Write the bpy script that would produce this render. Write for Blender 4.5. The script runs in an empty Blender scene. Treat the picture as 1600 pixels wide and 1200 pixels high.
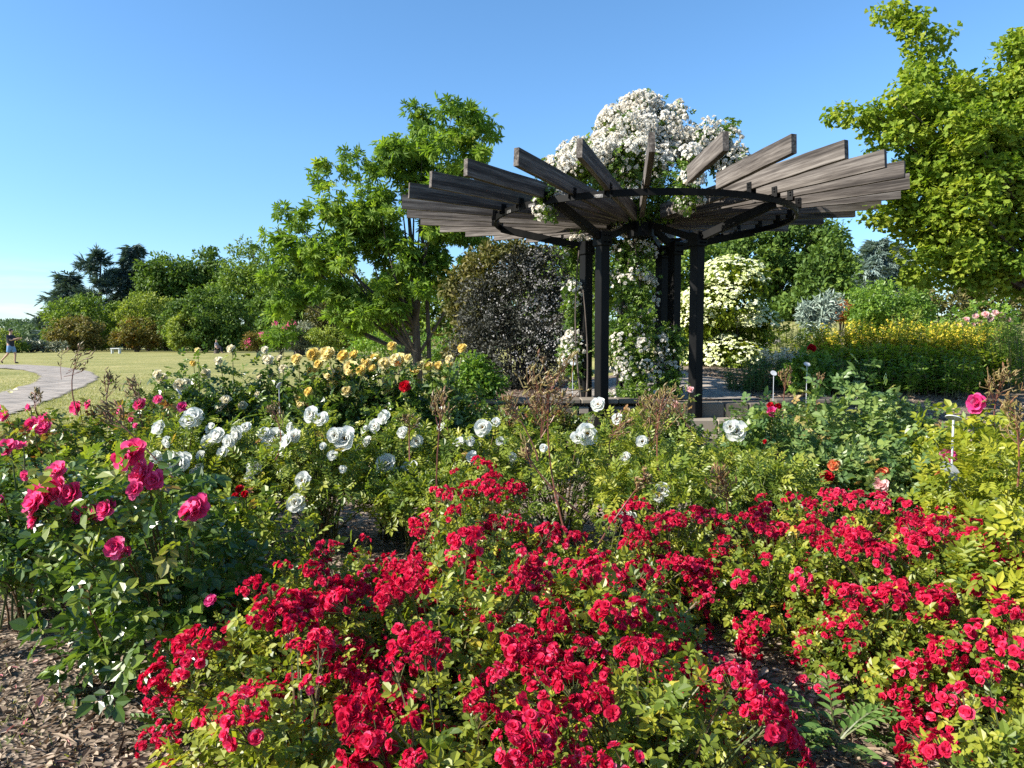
import bpy, math
import numpy as np
from mathutils import Vector, Matrix, Quaternion
rng = np.random.default_rng(11)
R = math.radians
scene = bpy.context.scene
COL = scene.collection

# ------------------------------------------------------------------ camera
EYE = 1.25
F = 1117.0
PITCH = math.atan((600 - 533.2) / F)
cam_d = bpy.data.cameras.new('camera')
cam_d.lens = F / 1600 * 36
cam_d.sensor_width = 36
cam_d.clip_end = 5000
cam_d.clip_start = 0.05
cam = bpy.data.objects.new('camera', cam_d)
COL.objects.link(cam)
cam.location = (0, 0, EYE)
cam.rotation_euler = (R(90) - PITCH, 0, 0)
scene.camera = cam


def P(px, py, Y):
    """world point at distance Y ahead, seen at photo position px, py"""
    u, v = (px - 800) / F, -(py - 600) / F
    c, s = math.cos(PITCH), math.sin(PITCH)
    d = np.array([u, c + v * s, -s + v * c])
    return np.array([0, 0, EYE]) + d * (Y / d[1])


def X(px, Y):
    return (px - 800) / F * Y


# ------------------------------------------------------------------ terrain
def smooth(a, b, x):
    t = np.clip((np.asarray(x, float) - a) / (b - a), 0, 1)
    return t * t * (3 - 2 * t)


WALL_Y = 8.9


def gz(x, y):
    x = np.asarray(x, float)
    y = np.asarray(y, float)
    base = 0.12 * smooth(6.5, 13, y)
    lw = smooth(-1.7, -1.0, x) * (y > WALL_Y)
    sx = 1 - smooth(4.1, 5.2, x)
    z = base * (1 - lw) + 0.5 * lw
    z = z * sx + (1 - sx) * .5 * smooth(5.5, 9.6, y)
    z = z + smooth(0.03, 0.3, x / np.maximum(y, 1)) * np.clip(y - 9, 0, 45) * 0.06
    z = z - 14 * smooth(125, 300, y)
    z = z + 0.015 * np.sin(x * 2.1 + y) * np.sin(y * 1.7 - x * .6) * (y < 30)
    return z


# ------------------------------------------------------------------ materials
def new_mat(name):
    m = bpy.data.materials.new(name)
    m.use_nodes = True
    nt = m.node_tree
    nt.nodes.clear()
    return m, nt, nt.nodes, nt.links


def ramp_node(n, cols):
    r = n.new('ShaderNodeValToRGB')
    e = r.color_ramp.elements
    k = len(cols)
    while len(e) < k:
        e.new(0.5)
    for i, c in enumerate(cols):
        e[i].position = c[3] if len(c) > 3 else i / max(1, k - 1)
        e[i].color = (c[0], c[1], c[2], 1)
    return r


def leaf_mat(name, cols, transl=0.35, rough=0.42, spec=0.45, tcol=(1.25, 1.3, 0.55), objvar=0.0):
    if name.endswith('leaf') and name not in ('dead_leaf', 'dark_purple_leaf', 'silver_leaf'):
        cols = [(c[0] * 1.5, c[1] * 1.38, c[2] * 1.1, *c[3:]) for c in cols]
    m, nt, n, l = new_mat(name)
    at = n.new('ShaderNodeAttribute'); at.attribute_name = 'rnd'
    fac = at.outputs['Fac']
    if objvar:
        oi = n.new('ShaderNodeObjectInfo')
        a = n.new('ShaderNodeMath'); a.operation = 'MULTIPLY_ADD'
        l.new(oi.outputs['Random'], a.inputs[0]); a.inputs[1].default_value = objvar
        b = n.new('ShaderNodeMath'); b.operation = 'MULTIPLY'; b.inputs[1].default_value = 1 - objvar
        l.new(fac, b.inputs[0]); l.new(b.outputs[0], a.inputs[2])
        fac = a.outputs[0]
    r = ramp_node(n, cols)
    l.new(fac, r.inputs[0])
    p = n.new('ShaderNodeBsdfPrincipled')
    l.new(r.outputs[0], p.inputs['Base Color'])
    p.inputs['Roughness'].default_value = rough
    p.inputs['Specular IOR Level'].default_value = spec
    t = n.new('ShaderNodeBsdfTranslucent')
    mx = n.new('ShaderNodeMix'); mx.data_type = 'RGBA'; mx.blend_type = 'MULTIPLY'
    mx.inputs[0].default_value = 1
    l.new(r.outputs[0], mx.inputs[6]); mx.inputs[7].default_value = (*tcol, 1)
    l.new(mx.outputs[2], t.inputs[0])
    ms = n.new('ShaderNodeMixShader'); ms.inputs[0].default_value = transl
    l.new(p.outputs[0], ms.inputs[1]); l.new(t.outputs[0], ms.inputs[2])
    o = n.new('ShaderNodeOutputMaterial'); l.new(ms.outputs[0], o.inputs[0])
    return m


def noise_mat(name, cols, scale=8, detail=6, rough=0.85, stretch=(1, 1, 1), bump=0.3, bdist=0.02, coord='Object', spec=0.3, scale2=None, metallic=0.0, lac=2.0):
    m, nt, n, l = new_mat(name)
    tc = n.new('ShaderNodeTexCoord')
    mp = n.new('ShaderNodeMapping'); mp.inputs['Scale'].default_value = stretch
    oi = n.new('ShaderNodeObjectInfo')
    vm = n.new('ShaderNodeVectorMath'); vm.operation = 'MULTIPLY_ADD'
    l.new(oi.outputs['Random'], vm.inputs[0]); vm.inputs[1].default_value = (37, 91, 53)
    l.new(tc.outputs[coord], vm.inputs[2])
    l.new(vm.outputs[0] if coord == 'Object' else tc.outputs[coord], mp.inputs[0])
    nz = n.new('ShaderNodeTexNoise'); nz.inputs['Scale'].default_value = scale; nz.inputs['Detail'].default_value = detail
    nz.inputs['Roughness'].default_value = 0.62
    nz.inputs['Lacunarity'].default_value = lac
    l.new(mp.outputs[0], nz.inputs['Vector'])
    r = ramp_node(n, cols)
    p = n.new('ShaderNodeBsdfPrincipled')
    p.inputs['Roughness'].default_value = rough
    p.inputs['Specular IOR Level'].default_value = spec
    p.inputs['Metallic'].default_value = metallic
    src = nz.outputs[0]
    if scale2:
        n2 = n.new('ShaderNodeTexNoise'); n2.inputs['Scale'].default_value = scale2; n2.inputs['Detail'].default_value = 3
        l.new(mp.outputs[0], n2.inputs['Vector'])
        ad = n.new('ShaderNodeMix'); ad.data_type = 'FLOAT'; ad.inputs[0].default_value = 0.5
        l.new(nz.outputs[0], ad.inputs[2]); l.new(n2.outputs[0], ad.inputs[3])
        src = ad.outputs[0]
    l.new(src, r.inputs[0]); l.new(r.outputs[0], p.inputs['Base Color'])
    if bump:
        b = n.new('ShaderNodeBump'); b.inputs['Strength'].default_value = bump; b.inputs['Distance'].default_value = bdist
        l.new(src, b.inputs['Height']); l.new(b.outputs[0], p.inputs['Normal'])
    o = n.new('ShaderNodeOutputMaterial'); l.new(p.outputs[0], o.inputs[0])
    return m


def plain_mat(name, col, rough=0.5, spec=0.4, metallic=0.0):
    return noise_mat(name, [(col[0] * .85, col[1] * .85, col[2] * .85, .35), (*col, .65)], scale=25, rough=rough, spec=spec, bump=0.05, metallic=metallic)


M = {}
# leaves: colours vary leaf by leaf
M['red_leaf'] = leaf_mat('groundcover_rose_leaf', [(.03, .06, .012, 0), (.09, .135, .02, .35), (.185, .215, .028, .72), (.28, .265, .035, .95), (.30, .13, .04, 1)], .4)
M['white_leaf'] = leaf_mat('shrub_rose_leaf', [(.035, .07, .014, 0), (.10, .15, .025, .35), (.19, .225, .032, .75), (.25, .26, .045, .95), (.24, .11, .05, 1)], .4)
M['dark_leaf'] = leaf_mat('glossy_rose_leaf', [(.02, .045, .013, 0), (.045, .09, .02, .4), (.10, .155, .028, .75), (.16, .2, .04, .97), (.18, .06, .03, 1)], .33, .30, .6)
M['bronze_rose'] = leaf_mat('bronze_flushed_rose_leaf', [(.02, .045, .012, 0), (.06, .10, .02, .35), (.14, .17, .03, .6), (.20, .20, .05, .75), (.20, .10, .05, .9), (.16, .05, .03, 1)], .35, .38)
M['mix_leaf'] = leaf_mat('bluish_rose_leaf', [(.03, .075, .03, 0), (.085, .145, .055, .5), (.155, .21, .06, .85), (.24, .14, .07, 1)], .36, .38)
M['lime_leaf'] = leaf_mat('yellow_green_leaf', [(.06, .1, .012, 0), (.16, .2, .02, .45), (.27, .28, .03, 1)], .45)
M['climb_leaf'] = leaf_mat('climbing_rose_leaf', [(.03, .07, .014, 0), (.07, .13, .022, .5), (.14, .21, .03, 1)], .38)
M['buckeye_leaf'] = leaf_mat('palmate_leaf', [(.042, .09, .016, 0), (.10, .175, .03, .5), (.175, .25, .045, .9), (.25, .27, .07, 1)], .48, rough=.55, spec=.2)
M['ginkgo_leaf'] = leaf_mat('fan_leaf', [(.06, .12, .015, 0), (.14, .21, .028, .5), (.24, .28, .04, 1)], .48, rough=.55, spec=.2)
M['oak_leaf'] = leaf_mat('dark_tree_leaf', [(.03, .062, .015, 0), (.06, .11, .024, .6), (.115, .175, .035, 1)], .3, rough=.55, spec=.2)
M['mid_leaf'] = leaf_mat('mid_green_tree_leaf', [(.045, .085, .018, 0), (.09, .15, .028, .6), (.16, .22, .045, 1)], .32, rough=.55, spec=.2)
M['pale_leaf'] = leaf_mat('pale_shrub_leaf', [(.06, .1, .02, 0), (.13, .18, .035, .5), (.25, .29, .09, 1)], .35, rough=.55, spec=.2)
M['olive_leaf'] = leaf_mat('olive_brown_leaf', [(.05, .06, .022, 0), (.12, .11, .04, .55), (.22, .17, .07, 1)], .3, rough=.55, spec=.2)
M['russet_leaf'] = leaf_mat('russet_shrub_leaf', [(.05, .05, .018, 0), (.1, .1, .025, .5), (.19, .1, .035, 1)], .3, rough=.55, spec=.2)
M['blue_needle'] = leaf_mat('blue_conifer_needle', [(.04, .07, .06, 0), (.08, .125, .11, .6), (.14, .19, .175, 1)], .15, rough=.55, spec=.2)
M['grey_needle'] = leaf_mat('silvery_cedar_needle', [(.10, .15, .13, 0), (.18, .24, .21, .6), (.27, .33, .29, 1)], .15, rough=.55, spec=.2)
M['purple_leaf'] = leaf_mat('dark_purple_leaf', [(.02, .024, .016, 0), (.045, .046, .034, .6), (.085, .085, .06, .86), (.2, .19, .17, 1)], .15, .55, .3, (1.1, 1, .7))
M['brown_leaf'] = leaf_mat('bronze_tinged_leaf', [(.03, .04, .016, 0), (.07, .075, .025, .5), (.17, .15, .07, 1)], .25, rough=.55, spec=.2)
M['dogwood_leaf'] = leaf_mat('dogwood_leaf', [(.05, .095, .014, 0), (.12, .17, .02, .5), (.22, .25, .03, 1)], .42, rough=.55, spec=.2)
M['dogwood_bract'] = leaf_mat('creamy_white_bract', [(.52, .58, .20, 0), (.68, .70, .38, .5), (.8, .8, .64, 1)], .3, tcol=(1, 1, .85))
M['loose_leaf'] = leaf_mat('bright_perennial_leaf', [(.08, .135, .014, 0), (.17, .235, .024, .5), (.27, .31, .035, 1)], .48)
M['loose_bloom'] = leaf_mat('golden_star_petal', [(.60, .47, .03, 0), (.76, .62, .06, 1)], .3, tcol=(1, 1, .6))
M['fresh_leaf'] = leaf_mat('fresh_green_leaf', [(.05, .11, .02, 0), (.10, .185, .03, .5), (.18, .26, .05, 1)], .42)
M['silver_leaf'] = leaf_mat('silver_leaf', [(.2, .26, .21, 0), (.32, .39, .31, .6), (.46, .52, .42, 1)], .2, tcol=(1, 1, .9))
M['orange_leaf'] = leaf_mat('orange_flower_head', [(.25, .1, .03, 0), (.42, .15, .04, .6), (.5, .24, .07, 1)], .3, tcol=(1, 1, .8))
M['hill_leaf'] = leaf_mat('far_wood_leaf', [(.03, .06, .035, 0), (.05, .09, .045, .6), (.08, .125, .055, 1)], .2, rough=.55, spec=.2)
M['feather_leaf'] = leaf_mat('feathery_green_leaf', [(.03, .075, .03, 0), (.06, .13, .045, .6), (.11, .19, .06, 1)], .35)
M['grey_leaf'] = leaf_mat('grey_green_leaf', [(.06, .085, .06, 0), (.14, .165, .12, .6), (.24, .26, .2, 1)], .2, tcol=(1, 1, .9))
M['straw'] = leaf_mat('dry_straw', [(.22, .16, .09, 0), (.34, .26, .15, 1)], .2, tcol=(1, 1, .9))
M['weed_leaf'] = leaf_mat('weed_leaf', [(.05, .11, .03, 0), (.1, .17, .05, 1)], .35)
# petals
M['red_petal'] = leaf_mat('crimson_petal', [(.41, .0065, .032, 0), (.64, .015, .068, .5), (.77, .05, .15, .85), (.82, .2, .34, .97), (.42, .18, .12, 1)], .48, .55, .25, (1.1, .6, .8), .45)
M['scarlet_petal'] = leaf_mat('deep_red_petal', [(.42, .006, .015, 0), (.6, .012, .03, 1)], .48, .5, .25, (1.1, .6, .8))
M['pink_petal'] = leaf_mat('cerise_petal', [(.70, .04, .17, 0), (.82, .11, .31, .5), (.86, .3, .5, 1)], .48, .5, .25, (1.1, .8, .9), .4)
M['magenta_petal'] = leaf_mat('magenta_petal', [(.62, .03, .19, 0), (.74, .09, .3, .7), (.8, .3, .5, 1)], .48, .5, .25, (1.1, .8, .9))
M['blush_petal'] = leaf_mat('pale_pink_petal', [(.76, .36, .38, 0), (.82, .55, .54, .6), (.84, .72, .68, 1)], .48, .5, .25, (1, .95, .9))
M['peach_petal'] = leaf_mat('orange_pink_petal', [(.75, .08, .06, 0), (.8, .26, .1, .5), (.82, .6, .3, 1)], .48, .5, .25, (1, .95, .9))
M['white_petal'] = leaf_mat('white_petal', [(.74, .75, .70, 0), (.80, .81, .78, .6), (.84, .84, .82, 1)], .58, .5, .25, (1, 1, .96))
M['yellow_petal'] = leaf_mat('golden_petal', [(.82, .60, .12, 0), (.85, .69, .24, .35), (.86, .76, .42, .7), (.86, .80, .60, 1)], .45, .5, .25, (1, .98, .9), .65)
M['cream_petal'] = leaf_mat('cream_petal', [(.78, .7, .48, 0), (.82, .77, .6, .5), (.84, .82, .74, 1)], .48, .5, .25, (1, .97, .88), .5)
M['climb_petal'] = leaf_mat('climber_petal', [(.68, .58, .46, 0), (.79, .75, .67, .3), (.83, .82, .79, 1)], .48, .55, .2, (1, 1, .96), .4)
M['grey_petal'] = leaf_mat('greyish_white_petal', [(.22, .21, .2, 0), (.46, .44, .42, 1)], .3, .6, .2, (1, 1, 1))
M['stamen'] = leaf_mat('golden_stamen', [(.55, .33, .04, 0), (.7, .45, .08, 1)], .1)
# stems, wood, ground
M['stem'] = leaf_mat('rose_cane', [(.05, .07, .02, 0), (.10, .11, .03, .6), (.12, .06, .03, 1)], .0, .5)
M['red_stem'] = leaf_mat('reddish_shoot', [(.10, .035, .022, 0), (.20, .075, .045, 1)], .0, .45)
M['bud'] = leaf_mat('spent_rose_hip', [(.13, .08, .03, 0), (.21, .17, .05, .6), (.22, .10, .055, 1)], .1, .5)
M['bark'] = noise_mat('grey_brown_bark', [(.035, .026, .02, .3), (.09, .07, .055, .55), (.15, .125, .1, .75)], 14, stretch=(1, 1, .25), bump=.6)
M['plank'] = noise_mat('weathered_plank', [(.014, .011, .009, .34), (.045, .037, .031, .44), (.105, .09, .077, .54), (.20, .178, .155, .66)], 6, 12, .85, (.5, 11, 11), .35, .002, scale2=1.8)
M['black_steel'] = noise_mat('black_painted_post', [(.003, .003, .003, .35), (.006, .0058, .0055, .6), (.014, .013, .012, .78)], 9, 8, .5, (1, 1, .4), .15, .004, spec=.1)
M['raw_metal'] = noise_mat('worn_metal', [(.08, .075, .07, .4), (.26, .25, .24, .65)], 20, 5, .5, metallic=.6)
M['label_metal'] = noise_mat('label_plate_metal', [(.36, .37, .38, .4), (.5, .51, .53, .65)], 18, 4, .35, bump=.03, spec=.5)
M['stone'] = leaf_mat('wall_stone', [(.07, .06, .048, 0), (.16, .135, .105, .5), (.27, .23, .18, 1)], 0, .9, .2)
M['skin'] = plain_mat('skin', (.45, .27, .19), .5)
M['navy'] = plain_mat('navy_cloth', (.018, .02, .035), .9)
M['denim'] = plain_mat('blue_denim', (.14, .26, .46), .9)
M['grey_cloth'] = plain_mat('grey_cloth', (.25, .25, .28), .9)
M['hair'] = plain_mat('dark_hair', (.035, .025, .02), .7)
M['shoe'] = plain_mat('dark_sandal', (.05, .03, .025), .7)
M['white_paint'] = plain_mat('white_paint', (.7, .7, .68), .5)


def ground_mat():
    m, nt, n, l = new_mat('bark_mulch')
    tc = n.new('ShaderNodeTexCoord')
    v = n.new('ShaderNodeTexVoronoi'); v.inputs['Scale'].default_value = 42
    mp = n.new('ShaderNodeMapping'); mp.inputs['Scale'].default_value = (1, 1.6, 1)
    l.new(tc.outputs['Object'], mp.inputs[0]); l.new(mp.outputs[0], v.inputs['Vector'])
    nz = n.new('ShaderNodeTexNoise'); nz.inputs['Scale'].default_value = 2.2; nz.inputs['Detail'].default_value = 9
    l.new(tc.outputs['Object'], nz.inputs['Vector'])
    sp = n.new('ShaderNodeSeparateColor'); l.new(v.outputs['Color'], sp.inputs[0])
    ad = n.new('ShaderNodeMix'); ad.data_type = 'FLOAT'; ad.inputs[0].default_value = .55
    l.new(sp.outputs[0], ad.inputs[2]); l.new(nz.outputs[0], ad.inputs[3])
    r = ramp_node(n, [(.06, .045, .034, .2), (.145, .11, .08, .42), (.25, .195, .145, .6), (.38, .31, .24, .85)])
    l.new(ad.outputs[0], r.inputs[0])
    p = n.new('ShaderNodeBsdfPrincipled'); p.inputs['Roughness'].default_value = .95; p.inputs['Specular IOR Level'].default_value = .15
    l.new(r.outputs[0], p.inputs['Base Color'])
    b = n.new('ShaderNodeBump'); b.inputs['Strength'].default_value = .8; b.inputs['Distance'].default_value = .02
    l.new(v.outputs['Distance'], b.inputs['Height']); l.new(b.outputs[0], p.inputs['Normal'])
    o = n.new('ShaderNodeOutputMaterial'); l.new(p.outputs[0], o.inputs[0])
    return m


M['mulch'] = ground_mat()
M['lawn'] = noise_mat('dry_lawn', [(.10, .12, .035, .33), (.2, .2, .065, .45), (.28, .255, .095, .55), (.40, .34, .16, .68)], .3, 15, .95, bump=.7, bdist=.04, spec=.1, scale2=9, lac=2.4)
M['grass'] = leaf_mat('grass_blade', [(.12, .15, .04, 0), (.24, .245, .075, .5), (.38, .34, .15, 1)], .35)
M['litter'] = leaf_mat('dead_leaf', [(.05, .035, .025, 0), (.17, .12, .08, .35), (.33, .25, .175, .75), (.48, .38, .29, .96), (.5, .08, .14, 1)], .1, .8, .2, (1, .8, .6))


def paving_mat():
    m, nt, n, l = new_mat('path_paving')
    tc = n.new('ShaderNodeTexCoord')
    br = n.new('ShaderNodeTexBrick'); br.inputs['Scale'].default_value = 1
    br.inputs['Brick Width'].default_value = .42; br.inputs['Row Height'].default_value = .2
    br.inputs['Mortar Size'].default_value = .012
    br.inputs['Color1'].default_value = (.25, .215, .175, 1); br.inputs['Color2'].default_value = (.35, .305, .25, 1)
    br.inputs['Mortar'].default_value = (.10, .08, .06, 1)
    l.new(tc.outputs['Object'], br.inputs['Vector'])
    nz = n.new('ShaderNodeTexNoise'); nz.inputs['Scale'].default_value = 3; nz.inputs['Detail'].default_value = 8
    l.new(tc.outputs['Object'], nz.inputs['Vector'])
    r = ramp_node(n, [(.6, .6, .6, .3), (1.15, 1.12, 1.1, .7)])
    l.new(nz.outputs[0], r.inputs[0])
    mx = n.new('ShaderNodeMix'); mx.data_type = 'RGBA'; mx.blend_type = 'MULTIPLY'; mx.inputs[0].default_value = 1
    l.new(br.outputs[0], mx.inputs[6]); l.new(r.outputs[0], mx.inputs[7])
    p = n.new('ShaderNodeBsdfPrincipled'); p.inputs['Roughness'].default_value = .9
    l.new(mx.outputs[2], p.inputs['Base Color'])
    b = n.new('ShaderNodeBump'); b.inputs['Strength'].default_value = .4; b.inputs['Distance'].default_value = .01
    l.new(br.outputs['Fac'], b.inputs['Height']); b.invert = True
    l.new(b.outputs[0], p.inputs['Normal'])
    o = n.new('ShaderNodeOutputMaterial'); l.new(p.outputs[0], o.inputs[0])
    return m


M['paving'] = paving_mat()


# ------------------------------------------------------------------ mesh building
class Geo:
    """collects vertices and faces (with a random value per face), then becomes ONE mesh"""

    def __init__(s):
        s.v = []; s.q = []; s.n = 0

    def add(s, v, faces, rnd=None, mat=0):
        v = np.asarray(v, float).reshape(-1, 3)
        f = np.asarray(faces, int)
        if rnd is None:
            rnd = rng.random(len(f))
        rnd = np.broadcast_to(np.asarray(rnd, float), (len(f),))
        s.v.append(v); s.q.append((f + s.n, rnd, mat)); s.n += len(v)
        return s

    def mesh(s, name, mats, smooth_=False):
        me = bpy.data.meshes.new(name)
        v = np.concatenate(s.v) if s.v else np.zeros((0, 3))
        me.vertices.add(len(v)); me.vertices.foreach_set('co', v.astype(np.float32).ravel())
        ls, st, rn, mi = [], [], [], []
        k = 0
        for f, r, m in s.q:
            ls.append(f.ravel()); st.append(k + np.arange(len(f)) * f.shape[1]); k += f.size
            rn.append(r); mi.append(np.full(len(f), m))
        ls = np.concatenate(ls).astype(np.int32); st = np.concatenate(st).astype(np.int32)
        me.loops.add(len(ls)); me.loops.foreach_set('vertex_index', ls)
        me.polygons.add(len(st)); me.polygons.foreach_set('loop_start', st)
        if not isinstance(mats, (list, tuple)):
            mats = [mats]
        for m in mats:
            me.materials.append(m)
        me.polygons.foreach_set('material_index', np.concatenate(mi).astype(np.int32))
        me.update(calc_edges=True)
        me.validate()
        a = me.attributes.new('rnd', 'FLOAT', 'FACE')
        a.data.foreach_set('value', np.concatenate(rn).astype(np.float32))
        me.polygons.foreach_set('use_smooth', np.full(len(st), bool(smooth_)))
        return me

    def build(s, name, mats, parent=None, smooth_=False, loc=None):
        o = bpy.data.objects.new(name, s.mesh(name, mats, smooth_))
        COL.objects.link(o)
        if parent is not None:
            o.parent = parent
        if loc is not None:
            o.location = loc
        return o


def tag(o, label=None, cat=None, group=None, kind=None):
    if label: o['label'] = label
    if cat: o['category'] = cat
    if group: o['group'] = group
    if kind: o['kind'] = kind
    return o


def thing(name, loc, label, cat, group=None, rz=0):
    o = bpy.data.objects.new(name, None)
    o.empty_display_size = .2
    COL.objects.link(o)
    o.location = tuple(float(c) for c in loc); o.rotation_euler = (0, 0, rz)
    return tag(o, label, cat, group)


def inst(name, me, parent, loc, nrm=(0, 0, 1), scale=1, spin=None):
    o = bpy.data.objects.new(name, me)
    COL.objects.link(o)
    o.parent = parent
    q = Vector(nrm).to_track_quat('Z', 'Y') @ Quaternion((0, 0, 1), rng.random() * 6.28 if spin is None else spin)
    o.rotation_mode = 'QUATERNION'
    o.rotation_quaternion = q
    o.location = Vector([float(c) for c in loc])
    o.scale = (scale,) * 3 if np.isscalar(scale) else scale
    return o


def unit(v):
    v = np.asarray(v, float)
    return v / (np.linalg.norm(v, axis=-1, keepdims=True) + 1e-9)


def rdir(n):
    return unit(rng.normal(size=(n, 3)))


def place(g, tpl, pos, d, nrm, size, rnd=None, mat=0):
    """put a leaf template (x along the midrib, z up) at many places"""
    tv, tfs = tpl
    pos = np.asarray(pos, float); N = len(pos)
    if N == 0: return
    d = unit(d)
    nrm = nrm - (nrm * d).sum(1, keepdims=True) * d
    nrm = unit(nrm)
    y = np.cross(nrm, d)
    size = np.broadcast_to(np.asarray(size, float), (N,))
    B = np.stack([d, y, nrm], 1) * size[:, None, None]
    v = np.einsum('kj,njc->nkc', tv, B) + pos[:, None, :]
    k = len(tv)
    if rnd is None: rnd = rng.random(N)
    off = g.n
    g.v.append(v.reshape(-1, 3)); g.n += N * k
    for tf in tfs:
        f = (tf[None] + (np.arange(N) * k)[:, None, None]).reshape(-1, tf.shape[1]) + off
        g.q.append((f, np.repeat(rnd, len(tf)), mat))


def leaflet(L, W, fold=.18, droop=.12):
    v = np.array([[0, 0, 0], [.3 * L, .85 * W / 2, fold * W], [.65 * L, W / 2 * .92, fold * W - droop * L * .4], [L, 0, -droop * L], [.65 * L, -W / 2 * .92, fold * W - droop * L * .4], [.3 * L, -.85 * W / 2, fold * W]])
    f = np.array([[0, 3, 2, 1], [0, 5, 4, 3]])
    return v, f


def compound(items):
    vs, fs, n = [], [], 0
    for (ox, oy, ang, L, W) in items:
        v, f = leaflet(L, W)
        c, s = math.cos(ang), math.sin(ang)
        v = v @ np.array([[c, s, 0], [-s, c, 0], [0, 0, 1]]) + np.array([ox, oy, 0])
        vs.append(v); fs.append(f + n); n += len(v)
    return np.concatenate(vs), [np.concatenate(fs)]


ROSE5 = compound([(.45, 0, 0, .55, .36), (.38, .02, 1.0, .42, .28), (.38, -.02, -1.0, .42, .28), (.14, .02, 1.15, .34, .24), (.14, -.02, -1.15, .34, .24)])
ROSE3 = compound([(.35, 0, 0, .6, .38), (.28, .02, 1.0, .46, .3), (.28, -.02, -1.0, .46, .3)])
ROSE7 = compound([(.55, 0, 0, .45, .2), (.5, .02, .9, .38, .17), (.5, -.02, -.9, .38, .17), (.3, .02, 1.0, .36, .16), (.3, -.02, -1.0, .36, .16), (.1, .02, 1.1, .28, .14), (.1, -.02, -1.1, .28, .14)])
PALM5 = compound([(.1, 0, 0, .9, .26), (.08, .02, .65, .8, .24), (.08, -.02, -.65, .8, .24), (.04, .03, 1.35, .62, .2), (.04, -.03, -1.35, .62, .2)])
SIMPLE = (leaflet(1, .5)[0], [leaflet(1, .5)[1]])
NARROW = (leaflet(1, .22)[0], [leaflet(1, .22)[1]])
LANCE = (leaflet(1, .34)[0], [leaflet(1, .34)[1]])
ROUND = (leaflet(1, .8, .1)[0], [leaflet(1, .8, .1)[1]])
DIA = (np.array([[0, 0, 0], [.5, .3, .06], [1, 0, -.1], [.5, -.3, .06]]), [np.array([[0, 3, 2], [0, 2, 1]])])
FAN = (np.array([[0, 0, 0], [.35, .02, 0], [.8, .55, .08], [1.0, .2, -.02], [.92, 0, .04], [1.0, -.2, -.02], [.8, -.55, .08]]), [np.array([[1, 3, 2], [1, 4, 3], [1, 5, 4], [1, 6, 5]])])
BLADE = (np.array([[0, .07, 0], [0, -.07, 0], [.6, -.05, .03], [.6, .05, .03], [1, 0, -.05]]), [np.array([[0, 1, 2, 3]]), np.array([[3, 2, 4]])])
SPRAY = compound([(0, 0, 0, 1, .12), (.1, 0, .5, .6, .1), (.1, 0, -.5, .6, .1), (.45, 0, .5, .4, .09), (.45, 0, -.5, .4, .09)])


def tube(g, pts, rad, sides=5, mat=0, rnd=None):
    pts = np.asarray(pts, float); n = len(pts)
    rad = np.broadcast_to(np.asarray(rad, float), (n,))
    t = np.gradient(pts, axis=0); t = unit(t)
    ref = np.array([0, 0, 1.]) if abs(t[:, 2]).mean() < .85 else np.array([1., 0, 0])
    a = unit(np.cross(t, ref)); b = np.cross(t, a)
    th = np.arange(sides) * 2 * math.pi / sides
    ring = a[:, None] * np.cos(th)[None, :, None] + b[:, None] * np.sin(th)[None, :, None]
    v = pts[:, None] + ring * rad[:, None, None]
    i = np.arange(n - 1)[:, None] * sides; j = np.arange(sides)[None]; j2 = (j + 1) % sides
    f = np.stack([i + j, i + j2, i + sides + j2, i + sides + j], -1).reshape(-1, 4)
    g.add(v.reshape(-1, 3), f, rng.random() if rnd is None else rnd, mat)


def bez(a, b, c, n=6):
    t = np.linspace(0, 1, n)[:, None]
    a, b, c = map(lambda q: np.asarray(q, float), (a, b, c))
    return (1 - t) ** 2 * a + 2 * t * (1 - t) * b + t * t * c


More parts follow.
